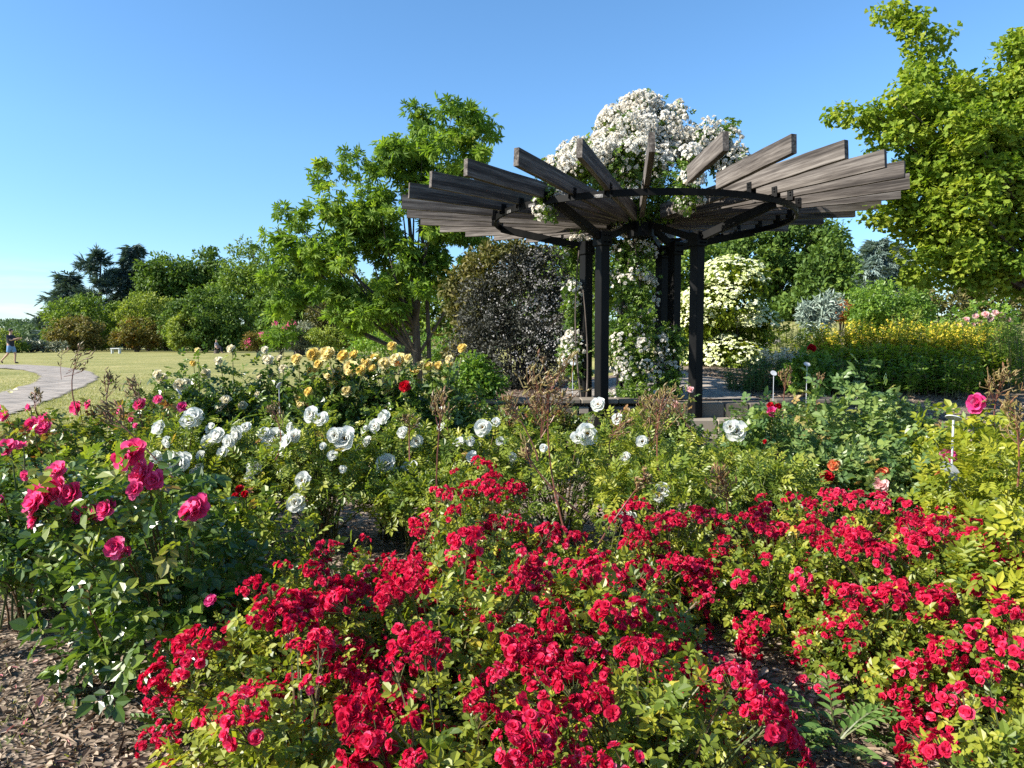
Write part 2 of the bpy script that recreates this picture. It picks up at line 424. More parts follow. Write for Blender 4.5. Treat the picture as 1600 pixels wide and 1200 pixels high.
def box(g, lo, hi, rot=None, loc=(0, 0, 0), mat=0, rnd=None, bev=0.0):
    x0, y0, z0 = lo; x1, y1, z1 = hi
    if bev:
        vs = []
        for sx in (0, 1):
            for sy in (0, 1):
                for sz in (0, 1):
                    p = np.array([(x0, x1)[sx], (y0, y1)[sy], (z0, z1)[sz]])
                    s_ = np.array([1 if sx else -1, 1 if sy else -1, 1 if sz else -1]) * bev
                    for ax in range(3):
                        q = p - s_; q[ax] = p[ax]
                        vs.append(q)
        v = np.array(vs)
        I = lambda a, b, c, ax: ((a * 2 + b) * 2 + c) * 3 + ax
        q4 = []
        for ax in range(3):
            for s_ in (0, 1):
                cyc = [(0, 0), (1, 0), (1, 1), (0, 1)]
                if s_ == 0: cyc = cyc[::-1]
                o = []
                for (p, q) in cyc:
                    k = [0, 0, 0]; k[ax] = s_; k[(ax + 1) % 3] = p; k[(ax + 2) % 3] = q
                    o.append(I(*k, ax))
                q4.append(o)
        for ax in range(3):
            b1, b2 = (ax + 1) % 3, (ax + 2) % 3
            for p in (0, 1):
                for q in (0, 1):
                    k0 = [0, 0, 0]; k0[b1] = p; k0[b2] = q
                    k1 = list(k0); k1[ax] = 1
                    o = [I(*k0, b1), I(*k1, b1), I(*k1, b2), I(*k0, b2)]
                    if (p ^ q) == 1: o = o[::-1]
                    q4.append(o[::-1])
        t3 = []
        for sx in (0, 1):
            for sy in (0, 1):
                for sz in (0, 1):
                    o = [I(sx, sy, sz, 0), I(sx, sy, sz, 1), I(sx, sy, sz, 2)]
                    if (sx + sy + sz) % 2 == 0: o = o[::-1]
                    t3.append(o)
    else:
        v = np.array([[x, y, z] for x in (x0, x1) for y in (y0, y1) for z in (z0, z1)], float)
        q4 = [[0, 1, 3, 2], [4, 6, 7, 5], [0, 4, 5, 1], [2, 3, 7, 6], [0, 2, 6, 4], [1, 5, 7, 3]]; t3 = None
    if rot is not None:
        v = v @ np.array(rot).T
    v = v + np.array(loc)
    r = rng.random() if rnd is None else rnd
    off = g.n
    g.add(v, np.array(q4), r, mat)
    if t3:
        g.q.append((np.array(t3) + off, np.full(len(t3), r), mat))


def rotz(a):
    c, s = math.cos(a), math.sin(a)
    return np.array([[c, -s, 0], [s, c, 0], [0, 0, 1]])


# ------------------------------------------------------------------ blooms
def petal(g, ang, L, W, a0, curl, cup, r0=.02, z0=0, nu=4, nv=4, mat=0, rnd=None, wav=.04):
    vs = np.linspace(0, 1, nv); us = np.linspace(-1, 1, nu)
    prof = np.array([.35, .85, 1.0, .72]) if nv == 4 else np.array([.4, 1.0, .75])
    a = a0 + curl * vs
    dl = L / (nv - 1)
    r = r0 + np.concatenate([[0], np.cumsum(np.cos(a[:-1]) * dl)])
    z = z0 + np.concatenate([[0], np.cumsum(np.sin(a[:-1]) * dl)])
    V = np.zeros((nv, nu, 3))
    for i in range(nv):
        for j, u in enumerate(us):
            w = u * W / 2 * prof[i]
            tipin = -.10 * L * u * u * (vs[i] > .9)
            V[i, j] = [r[i] + tipin - math.sin(a[i]) * cup * u * u * W, w, z[i] + math.cos(a[i]) * cup * u * u * W + (rng.normal() * wav * L if i > 0 else 0)]
    V = V.reshape(-1, 3) @ rotz(ang).T
    f = [[i * nu + j, i * nu + j + 1, (i + 1) * nu + j + 1, (i + 1) * nu + j] for i in range(nv - 1) for j in range(nu - 1)]
    g.add(V, np.array(f), rng.random() if rnd is None else rnd, mat)


def bloom_geo(g, whorls, scale=1, wav=.05, centre=None, T=None, nu=4, nv=4):
    """whorls: (count, length, width, tilt deg, curl deg, cup, height); unit diameter about 1"""
    h = Geo()
    for (n, L, W, tilt, curl, cup, z0) in whorls:
        ph = rng.random() * 6.28
        for k in range(n):
            petal(h, ph + k * 6.2832 / n + rng.normal() * .12, L * (1 + rng.normal() * .07), W, R(tilt + rng.normal() * 8), R(curl), cup, z0=z0, wav=wav, nu=nu, nv=nv)
    if centre:
        for k in range(centre[0]):
            d = unit(np.array([rng.normal(), rng.normal(), 1.6])); p = d * centre[1]
            t = unit(np.cross(d, [0.3, .1, 1])) * .02; b = np.cross(d, t)
            h.add([p * .2 - t, p * .2 + t, p + t * 1.6, p - t * 1.6], [[0, 1, 2, 3]], None, 1)
    V = np.concatenate(h.v) * scale
    if T is not None:
        V = V @ T[0].T + T[1]
    off = g.n
    g.v.append(V); g.n += len(V)
    for f, r, m in h.q:
        g.q.append((f + off, r, m))


def frame_from(n):
    n = unit(n); a = unit(np.cross(n, [.31, .77, .2])); b = np.cross(n, a)
    return np.stack([a, b, n], 1)


W_WHITE = [(6, .5, .60, 14, -4, .14, 0), (6, .43, .52, 34, 2, .16, .01), (5, .32, .42, 54, 8, .18, .015)]
W_PINK = [(7, .5, .46, 5, 15, .1, 0), (6, .46, .42, 28, 14, .12, .03), (5, .36, .36, 50, 14, .14, .05), (4, .24, .26, 70, 10, .14, .06)]
W_YEL = [(7, .47, .50, -22, 40, .16, .10), (7, .44, .50, 4, 42, .18, .12), (6, .40, .46, 26, 40, .2, .13), (5, .34, .42, 44, 40, .22, .14), (4, .27, .34, 60, 40, .24, .14)]
W_RED = [(6, .5, .52, -8, 14, .10, .05), (6, .42, .46, 22, 12, .12, .08), (4, .3, .36, 50, 10, .14, .1)]
W_CLI = [(5, .5, .56, 4, 16, .1, .02), (5, .38, .4, 36, 12, .14, .05), (3, .22, .26, 66, 10, .14, .06)]


def bloom_meshes(name, wh, mats, n=3, wav=.05, centre=None):
    out = []
    for k in range(n):
        g = Geo(); bloom_geo(g, wh, 1, wav, centre)
        # green calyx below
        tube(g, [(0, 0, -.16), (0, 0, -.06), (0, 0, .02)], [.02, .07, .09], 5, len(mats) - 1)
        out.append(g.mesh(name, mats, True))
    return out


def cluster_meshes(name, wh, mats, n, count, rad, bsize, flat=.55, buds=0.0):
    out = []
    for k in range(n):
        g = Geo()
        c = int(count * rng.uniform(.6, 1.35))
        for i in range(c):
            a = i * 2.39996; rr = rad * math.sqrt((i + .4) / c)
            p = np.array([rr * math.cos(a), rr * math.sin(a), rad * flat * (1 - (rr / rad) ** 2)]) + rng.normal(size=3) * rad * .13
            nrm = unit(np.array([p[0] * 1.1, p[1] * 1.1, rad * .8]) + rng.normal(size=3) * rad * .35)
            s = bsize * rng.uniform(.72, 1.15)
            if rng.random() < buds:
                bloom_geo(g, [(5, .42, .5, 62, 25, .2, 0), (3, .36, .4, 75, 20, .2, .04)], s * .7, .03, None, (frame_from(nrm), p), nu=3, nv=3)
            else:
                bloom_geo(g, wh, s, .07, None, (frame_from(nrm), p), nu=3, nv=3)
            tube(g, [(0, 0, -rad * .9), p * .6 + np.array([0, 0, -rad * .3]), p], [.0016, .0013, .001], 3, 1)
        out.append(g.mesh(name, mats, True))
    return out


B = {}
B['white'] = bloom_meshes('white_bloom', W_WHITE, [M['white_petal'], M['stamen'], M['stem']], 5, .018, (26, .16))
B['pink'] = bloom_meshes('pink_bloom', W_PINK, [M['pink_petal'], M['stem']], 5, .05)
B['magenta'] = bloom_meshes('magenta_bloom', W_PINK, [M['magenta_petal'], M['stem']], 2, .07)
B['blush'] = bloom_meshes('blush_bloom', W_PINK, [M['blush_petal'], M['stem']], 2, .07)
B['peach'] = bloom_meshes('peach_bloom', W_PINK, [M['peach_petal'], M['stem']], 2, .07)
B['scarlet'] = bloom_meshes('scarlet_bloom', W_YEL, [M['scarlet_petal'], M['stem']], 2, .07)
B['yellow'] = bloom_meshes('yellow_bloom', W_YEL, [M['yellow_petal'], M['stem']], 4, .025)
B['cream'] = bloom_meshes('cream_bloom', W_YEL, [M['cream_petal'], M['stem']], 3, .025)
C_RED = cluster_meshes('bloom_cluster', W_RED, [M['red_petal'], M['stem']], 16, 12, .042, .028, buds=.15)
C_CLI = cluster_meshes('bloom_cluster', W_CLI, [M['climb_petal'], M['stem']], 9, 15, .115, .06, .7, buds=.15)


# ------------------------------------------------------------------ rose bushes
def lump(d, ph):
    return 1 + .16 * np.sin(d[..., 0] * 5 + ph) * np.sin(d[..., 1] * 4.3 + ph * 2) + .12 * np.sin(d[..., 2] * 7 + d[..., 0] * 6 + ph * 3)


def dome_points(n, rx, h, zmin=.12, fill=.5, ph=None):
    d = rdir(n * 3)
    d = d[d[:, 2] > -.15][:n]
    if ph is None: ph = rng.random() * 6
    k = (fill + (1 - fill) * rng.random(len(d)) ** .6) * lump(d, ph)
    p = np.stack([d[:, 0] * rx * k, d[:, 1] * rx * k, zmin + np.maximum(d[:, 2], -.1) * (h - zmin) * k], 1)
    p[:, 2] = np.maximum(p[:, 2], .04)
    return p, d


def add_leaves(g, tips, outd, per, tpl, size, spread, up=.7, mat=0, corr=.6):
    n = len(tips)
    tipr = np.repeat(rng.random(n), per)
    c = np.repeat(tips, per, 0); o = np.repeat(outd, per, 0)
    pos = c + rng.normal(size=c.shape) * spread
    d = unit(o * .7 + rdir(len(c)) * 1.0 + np.array([0, 0, -.15]))
    nr = np.array([0, 0, up]) + o * .45 + rdir(len(c)) * .65
    rnd = np.clip(tipr * corr + rng.random(len(c)) * (1 - corr), 0, 1)
    place(g, tpl, pos, d, nr, size * rng.uniform(.65, 1.25, len(c)), rnd)


def shoot(g, a, b, head=.16, n=14, r=.0048, bend=.06):
    head *= .85
    """tall reddish cane with a branched head of spent buds; stems are material 0, buds material 1"""
    a = np.asarray(a, float); b = np.asarray(b, float)
    mid = (a + b) / 2 + rng.normal(size=3) * bend
    pts = bez(a, mid, b, 9)
    tube(g, pts, np.linspace(r, r * .5, 9), 5, 0)
    ax = unit(b - mid)
    for k in range(n):
        t = 1 - (k / n) * .999
        p0 = b - ax * head * t * 1.3
        dr = unit(np.cross(ax, rdir(1)[0]) + ax * .9)
        L = head * rng.uniform(.5, 1.0) * (.4 + .6 * t)
        p1 = p0 + dr * L * .6; p2 = p0 + dr * L + ax * L * .35
        tube(g, bez(p0, p1, p2, 4), [r * .45, r * .4, r * .35, r * .3], 3, 0)
        for j in range(4):
            q = p2 + rng.normal(size=3) * L * .16 - (p2 - p0) * .12 * j
            e = q + unit(ax + rdir(1)[0] * .8) * .03
            tube(g, [p2 - (p2 - p0) * .15 * j, q, (q + e) / 2, e], [r * .3, r * .65, r * 1.0, r * .2], 5, 1)


def mound_hit(bx, by, x, y, z, rx, h):
    for Y in np.linspace(y - rx * 1.15, y + rx * .3, 40):
        q = P(bx, by, Y)
        if ((q[0] - x) / rx) ** 2 + ((q[1] - y) / rx) ** 2 + ((q[2] - z) / h) ** 2 < 1.3: return Y
    return y - rx * rng.uniform(-.1, .3)


def rose_bush(x, y, rx, h, leaf, label, group, blooms=(), bkey=None, tips=120, per=5, lsize=.085, tpl=ROSE5, canes=16, fill=.45, shoots=(), name='rose_bush', dz=0, cat='rose bush', spread=.035, zmin=.14):
    z = float(gz(x, y))
    root = thing(name, (x, y, z), label, cat, group)
    p, d = dome_points(tips, rx, h, zmin, fill)
    g = Geo()
    add_leaves(g, p, d, per, tpl, lsize, spread)
    gs = Geo()
    idx = rng.permutation(len(p))[:canes]
    for i in idx:
        a = np.array([rng.normal() * .06, rng.normal() * .06, -.02])
        m = np.array([p[i, 0] * .35, p[i, 1] * .35, p[i, 2] * .75])
        tube(gs, bez(a, m, p[i], 6), np.linspace(.006, .0025, 6), 4)
    o3 = np.array([x, y, z])
    k = 0
    for bl in blooms:
        bx, by, sz = bl[:3]
        key = bl[3] if len(bl) > 3 else bkey
        Y = bl[4] if len(bl) > 4 else mound_hit(bx, by, x, y, z, rx, h)
        w = P(bx, by, Y) - o3
        s = sz / F * Y * 1.0
        side = unit(np.array([w[0] - 0, w[1], 0]))
        nrm = unit(side * .3 + np.array([-.42, -.72, .55]) + rng.normal(size=3) * .25)
        kk = B[key]
        inst('bloom', kk[k % len(kk)], root, w, nrm, s); k += 1
        a = np.array([w[0] * .35, w[1] * .35 + .02, max(.05, w[2] * .35)])
        tube(gs, bez(a, (a + w) / 2 + np.array([0, 0, .08]), w - nrm * s * .1, 6), np.linspace(.005, .003, 6), 4)
        # leaves below the flower
        c = w - nrm * s * .1 - np.array([0, 0, .07])
        n3 = 7
        pos = c + rng.normal(size=(n3, 3)) * np.array([.05, .05, .06])
        dd = unit(rdir(n3) + np.array([0, 0, -.1]))
        place(g, tpl, pos, dd, np.array([0, 0, 1.]) + rdir(n3) * .5, lsize * rng.uniform(.7, 1.1, n3))
    gs.build('stems', M['stem'], root)
    g.build('foliage', M[leaf], root)
    for (sx, sy, hx, hy, Ys, head, nb) in shoots:
        q = Geo()
        a = P(sx, sy, Ys) - o3; b = P(hx, hy, Ys) - o3
        shoot(q, a, b, head, nb)
        q.build('seedhead_shoot', [M['red_stem'], M['bud']], root)
    return root


# ------------------------------------------------------------------ red ground-cover roses
RED = [
    (-.50, 1.64, .34, .42, 'red groundcover rose at the front left corner, beside bare leafy mulch'),
    (-.12, 1.50, .38, .42, 'red groundcover rose nearest the viewer, cut by the bottom edge, yellow green foliage'),
    (.30, 1.62, .38, .44, 'front red groundcover rose with crimson clusters hanging over the dark shaded mulch gap'),
    (-.68, 2.22, .37, .48, 'red groundcover rose leaning left against the dark cerise rose bush'),
    (-.20, 2.15, .42, .52, 'densely flowering red groundcover rose at the heart of the left red mass'),
    (.28, 2.25, .40, .50, 'red groundcover rose on the right flank of the left red mass, beside the mulch gap'),
    (-.56, 2.72, .36, .43, 'red groundcover rose at the back left, in front of the lowest white blooms'),
    (-.12, 2.80, .42, .55, 'red groundcover rose just behind the heart of the left red mass'),
    (.35, 2.95, .34, .41, 'red groundcover rose around the foot of the tall branched seedhead shoot'),
    (-.10, 3.30, .33, .60, 'tallest red groundcover rose, topping the left red mass with two deep red trusses'),
    (1.50, 3.35, .42, .48, 'red groundcover rose topping the right red mass, below the orange pink rose'),
    (2.05, 3.30, .38, .34, 'red groundcover rose behind the right red mass, at the foot of the oval plant label'),
    (1.12, 2.95, .34, .43, 'red groundcover rose on the left side of the right red mass, over the mulch gap'),
    (1.60, 2.75, .42, .46, 'red groundcover rose in the middle of the right red mass'),
    (2.05, 2.70, .40, .44, 'red groundcover rose at the right edge below the yellow green bush'),
    (1.62, 2.22, .34, .40, 'red groundcover rose low on the right edge in front of the right red mass'),
    (1.28, 2.42, .26, .34, 'small red groundcover rose hanging over sunlit mulch on the right'),
    (1.22, 1.62, .26, .34, 'red groundcover rose in the bottom right corner beside the green weeds'),
    (.72, 3.20, .26, .42, 'small red groundcover rose standing between the two red masses'),
]
for (x, y, rx, h, lab) in RED:
    z = float(gz(x, y))
    root = thing('groundcover_rose', (x, y, z), lab, 'rose bush', 'red groundcover roses at the front of the bed')
    k = (rx / .4) ** 2
    ph0 = rng.random() * 6
    p, d = dome_points(int(300 * k), rx * .97, h * .97, .1, .45, ph0)
    g = Geo(); add_leaves(g, p, d, 5, ROSE5, .054, .026)
    g.build('foliage', M['red_leaf'], root)
    gs = Geo()
    for i in rng.permutation(len(p))[:26]:
        tube(gs, bez((rng.normal() * .06, rng.normal() * .06, -.02), (p[i, 0] * .4, p[i, 1] * .4, p[i, 2] * .85), p[i], 6), np.linspace(.005, .002, 6), 4)
    # clusters of bloom, gathered in drifts over the outside of the mound
    nC = min(98, int(92 * k))
    cand, cd = dome_points(nC * 5, rx * 1.08, h * 1.09, .1, .93, ph0)
    ph = rng.random(3) * 6
    dens = np.sin(cand[:, 0] * 15 + ph[0]) + np.sin(cand[:, 1] * 13 + ph[1]) + np.sin(cand[:, 2] * 17 + ph[2]) + rng.normal(size=len(cand)) * 2.7 - cd[:, 1] * .6
    sel = np.argsort(-dens)[:nC]
    for j, i in enumerate(sel):
        nrm = unit(cd[i] * .9 + np.array([-.15, -.25, .55]) + rng.normal(size=3) * .25)
        inst('bloom_cluster', C_RED[j % len(C_RED)], root, cand[i] + nrm * .012, nrm, rng.uniform(.55, 1.3))
        tube(gs, bez(cand[i] * .6, cand[i] * .8 + np.array([0, 0, .03]), cand[i], 4), [.003, .003, .002, .002], 3)
    gs.build('stems', M['stem'], root)

# ------------------------------------------------------------------ white shrub roses
WB = [(250, 669, 26), (283, 725, 40), (266, 720, 30), (313, 740, 34), (303, 653, 34), (295, 660, 26), (340, 682, 30), (372, 678, 28), (350, 708, 24), (398, 730, 26), (433, 684, 34), (450, 693, 34), (475, 751, 29), (463, 787, 32), (488, 648, 28), (503, 656, 26), (540, 686, 38), (524, 680, 26), (587, 666, 22), (602, 653, 26), (630, 676, 20), (651, 690, 22), (605, 725, 36), (640, 733, 28), (536, 733, 13), (718, 692, 20), (738, 714, 20), (755, 668, 28), (775, 660, 16), (800, 715, 17), (935, 633, 24), (918, 678, 36), (902, 684, 22), (965, 655, 18), (1003, 690, 20), (978, 715, 18), (1150, 674, 34), (1140, 668, 22), (1035, 766, 24), (1028, 778, 18), (980, 810, 28), (668, 776, 18), (420, 690, 20), (505, 697, 12), (560, 700, 12), (330, 670, 20), (690, 640, 12), (850, 700, 14), (325, 690, 22), (358, 690, 22), (385, 668, 18), (412, 678, 22), (462, 682, 24), (455, 668, 18), (428, 700, 20), (575, 690, 18), (572, 672, 16), (655, 668, 14), (690, 668, 16), (735, 690, 16), (782, 690, 16), (262, 690, 18), (245, 715, 22), (315, 712, 18), (390, 745, 18), (520, 712, 18), (618, 740, 20)]
WBUSH = [
    (268, 4.20, 0.40, 0.73, 'white shrub rose at the left end of the white row, behind the cerise roses'),
    (385, 4.35, 0.43, 0.74, 'white shrub rose full of white blooms, in front of the cream roses'),
    (500, 4.15, 0.43, 0.74, 'white shrub rose with two open blooms hanging low over bare mulch'),
    (612, 4.45, 0.40, 0.73, 'white shrub rose in front of the yellow roses, wide flat open blooms on its front'),
    (740, 4.35, 0.43, 0.74, 'white shrub rose with one thin tall seedhead shoot, below the near black shrub'),
    (880, 4.15, 0.43, 0.73, 'white shrub rose carrying the tallest branched seedhead shoot, left of the pergola'),
    (990, 4.55, 0.40, 0.74, 'white shrub rose with brown spent heads, below the climbing rose column'),
    (1122, 4.75, .36, .54, 'white shrub rose below the stone steps, one wide white bloom on its right'),
]
GREENB = [
    (655, 4.0, .24, .46, 'low light green rose bush without blooms, behind the tallest red rose'),
    (1040, 3.75, .34, .56, 'light green rose bush with brown seedheads and two small white blooms behind the red roses'),
    (1190, 4.1, .34, .56, 'light green rose bush without blooms, left of the orange pink rose'),
]
SH = {740: [(690, 900, 694, 622, 3.1, .14, 12)], 880: [(905, 900, 862, 590, 2.95, .26, 30), (840, 720, 795, 625, 3.5, .12, 10), (930, 860, 1010, 745, 3.0, .10, 8), (905, 800, 820, 700, 3.0, .08, 8)], 990: [(1030, 740, 1035, 625, 3.9, .26, 24), (960, 720, 975, 660, 4.0, .12, 10)], 1040: [(1110, 880, 1125, 745, 3.2, .16, 20)], 268: [(420, 950, 165, 640, 2.75, .10, 8)], 612: [(640, 720, 640, 655, 3.9, .1, 8)], 500: [(430, 720, 425, 640, 3.9, .1, 8)]}
allw = WBUSH + GREENB
for (px, d, rx, h, lab) in allw:
    bl = []
    for b in WB:
        cands = [q for q in WBUSH if True] if not (1020 < b[0] < 1045 and b[1] > 750) and not (b[0] > 960 and b[1] > 790 and b[0] < 1000) else [GREENB[1]]
        near = min(cands, key=lambda q: abs(q[0] - b[0]))
        if near[0] == px: bl.append(b)
    rose_bush(X(px, d), d, rx, h, 'white_leaf', lab, 'white shrub roses in the middle of the bed', bl, 'white', tips=135, per=5, lsize=.088, tpl=ROSE7, canes=40, fill=.45, shoots=SH.get(px, ()), spread=.05, zmin=.36)

# ------------------------------------------------------------------ cerise roses on the left
PB1 = [(210, 708, 44), (196, 716, 34), (226, 742, 42), (213, 766, 26), (243, 750, 30), (72, 772, 44), (98, 762, 46), (58, 787, 42), (92, 737, 32), (115, 772, 36), (312, 794, 40), (296, 800, 30), (168, 796, 34), (128, 806, 30), (150, 800, 28), (55, 815, 22), (182, 856, 32), (196, 866, 24), (330, 938, 18, 'magenta')]
rose_bush(X(262, 2.62), 2.62, .38, .74, 'dark_leaf', 'dark leaved rose bush with big cerise blooms, nearest on the left above the mulch', 'cerise roses on the left', [(b[0], b[1], b[2] * 1.15, b[3] if len(b) > 3 else 'pink', 2.24 + .0006 * (830 - b[1]) + rng.uniform(-.04, .06)) for b in PB1], tips=135, per=6, lsize=.105, canes=34, fill=.35, shoots=[(170, 1010, 130, 925, 2.35, .06, 5)], spread=.045, zmin=.18)
rose_bush(X(25, 3.1), 3.1, .40, .66, 'dark_leaf', 'dark leaved rose bush cut by the left edge, shading the mulch below it', 'cerise roses on the left', [(15, 700, 32, 'pink'), (36, 698, 18, 'pink'), (40, 743, 18, 'pink'), (4, 780, 16, 'pink'), (90, 735, 16, 'pink')], tips=200, per=6, lsize=.085, canes=22, fill=.3, spread=.05, zmin=.3)
rose_bush(X(62, 4.5), 4.5, .50, .72, 'bronze_rose', 'rose bush with four cerise blooms in a bunch, left, near the curved path', 'cerise roses on the left', [(72, 656, 24, 'pink'), (52, 664, 26, 'pink'), (70, 670, 26, 'pink'), (8, 650, 22, 'pink'), (46, 637, 15, 'pink'), (0, 640, 14, 'pink')], tips=240, per=5, lsize=.095, canes=22, fill=.35, shoots=[(60, 650, 55, 615, 4.5, .1, 8)], spread=.05)
rose_bush(X(140, 4.9), 4.9, .50, .70, 'bronze_rose', 'rose bush with one deep pink double bloom and a tall bare shoot against the path', 'cerise roses on the left', [(122, 637, 26, 'pink'), (140, 633, 18, 'pink')], tips=220, per=5, lsize=.09, canes=22, fill=.35, shoots=[(122, 650, 128, 552, 4.8, .2, 9), (165, 660, 172, 590, 4.9, .16, 10)], spread=.05)
rose_bush(X(228, 4.7), 4.7, .48, .74, 'bronze_rose', 'rose bush with small round crimson pink blooms, right of the curved path', 'cerise roses on the left', [(190, 641, 18, 'pink'), (220, 633, 22, 'pink'), (247, 624, 16, 'pink'), (285, 637, 18, 'magenta'), (212, 665, 10, 'pink'), (205, 655, 10, 'pink')], tips=220, per=5, lsize=.09, canes=20, fill=.35, shoots=[(225, 680, 205, 600, 4.6, .14, 12)], spread=.05)
rose_bush(X(140, 3.6), 3.6, .42, .62, 'white_leaf', 'leafy rose bush without blooms between the big cerise bush and the path roses', 'cerise roses on the left', [], tips=220, per=5, lsize=.09, canes=20, fill=.35, spread=.05)
rose_bush(X(385, 3.05), 3.05, .30, .56, 'white_leaf', 'thin rose bush with a spray of faded red buds, right of the big cerise bush', 'cerise roses on the left', [(375, 765, 16, 'scarlet'), (383, 772, 13, 'scarlet'), (368, 775, 12, 'scarlet')], tips=90, per=5, lsize=.08, canes=18, fill=.35, spread=.05)

# ------------------------------------------------------------------ yellow and cream roses
YB = [(465, 562, 17), (490, 554, 20), (513, 555, 24), (537, 557, 18), (555, 556, 16), (490, 582, 19), (516, 584, 19), (530, 582, 18), (522, 599, 22), (535, 594, 15), (550, 576, 24), (565, 579, 16), (543, 612, 17), (572, 568, 18), (587, 566, 22), (601, 568, 19), (611, 576, 20), (618, 563, 18), (626, 562, 19), (607, 596, 18), (608, 609, 18), (648, 583, 18), (657, 572, 14), (671, 574, 16), (686, 572, 14), (703, 571, 14), (702, 562, 13), (723, 545, 15), (613, 541, 14), (472, 622, 19), (483, 613, 14), (470, 634, 12), (598, 643, 19), (638, 560, 12), (582, 577, 14), (498, 570, 14)]
YBU = [(475, 6.2, .50, .90, 'yellow rose bush at the left end of the yellow row, beside the cream roses'), (538, 6.3, .50, .92, 'yellow rose bush second from the left, a tight knot of blooms on top'), (605, 6.4, .50, .92, 'yellow rose bush with pale buff blooms, left of the single red rose'), (690, 6.7, .50, .90, 'yellow rose bush at the right end, below the tree trunk')]
for (px, d, rx, h, lab) in YBU:
    bl = [(b[0], b[1], b[2] * 1.2, 'yellow', d - rng.uniform(.1, .45)) for b in YB if min(YBU, key=lambda q: abs(q[0] - b[0]))[0] == px]
    rose_bush(X(px, d), d, rx, h, 'dark_leaf', lab, 'yellow roses', bl, tips=280, per=6, lsize=.11, canes=20, fill=.3, spread=.06)
CB = [(248, 586, 16), (254, 592, 18), (282, 602, 20), (292, 600, 16), (323, 585, 17), (343, 564, 14), (362, 546, 14), (309, 548, 9, 'yellow'), (420, 563, 17), (415, 547, 12), (437, 560, 10), (443, 577, 14), (352, 629, 18), (344, 640, 16), (380, 635, 15), (407, 590, 12), (354, 626, 16), (404, 617, 11), (424, 586, 10), (302, 568, 10, 'yellow')]
CBU = [(262, 6.1, .42, .84, 'cream rose bush at the left end, pale blooms against the lawn'), (310, 6.2, .40, .90, 'cream rose bush with one tall yellow bud on its top, second from the left'), (365, 6.2, .46, .92, 'cream rose bush in the middle of the cream row, low blooms on its front'), (425, 6.3, .44, .88, 'cream rose bush at the right end, touching the yellow roses')]
for (px, d, rx, h, lab) in CBU:
    bl = [(b[0], b[1], b[2] * 1.15, b[3] if len(b) > 3 else 'cream', d - rng.uniform(.1, .4)) for b in CB if min(CBU, key=lambda q: abs(q[0] - b[0]))[0] == px]
    rose_bush(X(px, d), d, rx, h, 'dark_leaf', lab, 'cream roses', bl, tips=260, per=6, lsize=.10, canes=20, fill=.3, spread=.06)
rose_bush(X(636, 5.9), 5.9, .22, .78, 'dark_leaf', 'slim rose bush with one bright red bloom in front of the yellow roses', None, [(633, 604, 20, 'scarlet', 5.75)], tips=70, per=5, lsize=.09, canes=8, fill=.3)

# ------------------------------------------------------------------ mixed roses on the right
rose_bush(X(1205, 4.9), 4.9, .34, .80, 'mix_leaf', 'rose bush with pink blooms and reddish young leaves before the stone wall', 'mixed roses on the right', [(1207, 643, 17, 'magenta'), (1216, 636, 13, 'scarlet'), (1204, 634, 12, 'scarlet'), (1195, 690, 8, 'scarlet')], tips=130, per=5, lsize=.1, canes=16, fill=.4, shoots=[(1222, 680, 1228, 585, 4.9, .12, 10)], spread=.06)
rose_bush(X(1290, 4.6), 4.6, .32, .62, 'mix_leaf', 'rose bush with one orange pink bloom over a crimson one, before the stone wall', 'mixed roses on the right', [(1303, 727, 21, 'peach'), (1292, 747, 24, 'scarlet'), (1240, 735, 14, 'magenta'), (1230, 750, 14, 'white')], tips=110, per=5, lsize=.1, canes=14, fill=.4, spread=.06)
rose_bush(X(1330, 5.2), 5.2, .38, 1.02, 'mix_leaf', 'tall open blue green rose bush with a single magenta bloom low down', 'mixed roses on the right', [(1340, 723, 19, 'magenta', 4.7)], tips=130, per=5, lsize=.12, canes=20, fill=.35, spread=.07)
rose_bush(X(1385, 4.4), 4.4, .30, .60, 'mix_leaf', 'rose bush with a pale pink bloom below a reddish one', 'mixed roses on the right', [(1377, 758, 25, 'blush'), (1378, 741, 21, 'peach')], tips=100, per=5, lsize=.1, canes=14, fill=.4, spread=.06)
rose_bush(X(1432, 4.9), 4.9, .42, .78, 'mix_leaf', 'broad blue green rose bush without blooms, left of the tilted plant label', 'mixed roses on the right', [], tips=140, per=5, lsize=.12, canes=18, fill=.35, spread=.06)
rose_bush(X(1520, 4.4), 4.4, .42, .80, 'lime_leaf', 'yellow green rose bush with one large magenta bloom on top', 'mixed roses on the right', [(1527, 630, 32, 'magenta', 4.3), (1480, 712, 25, 'magenta', 3.95), (1474, 745, 26, 'peach', 3.95), (1520, 752, 10, 'scarlet', 4.0), (1495, 750, 10, 'scarlet', 4.0)], tips=210, per=5, lsize=.11, canes=16, fill=.35, shoots=[(1560, 700, 1570, 588, 4.2, .22, 22)], spread=.06)
rose_bush(X(1590, 3.5), 3.5, .46, .80, 'lime_leaf', 'lime yellow leaved bush cut by the right edge, brown seedheads above it', 'mixed roses on the right', [], tips=230, per=6, lsize=.1, tpl=ROSE7, canes=20, fill=.35, shoots=[(1590, 760, 1585, 640, 3.3, .16, 14)], spread=.06)
rose_bush(X(1640, 2.5), 2.5, .34, .60, 'lime_leaf', 'low lime yellow leaved bush on the right edge over the red roses', 'mixed roses on the right', [], tips=130, per=6, lsize=.1, tpl=ROSE7, canes=14, fill=.35, spread=.06)
rose_bush(X(1268, 9.6), 9.6, .35, .62, 'fresh_leaf', 'small bush with one bright red bloom at the edge of the loosestrife', 'mixed roses on the right', [(1268, 545, 15, 'scarlet', 9.4)], tips=90, per=5, lsize=.12, canes=8, fill=.4)
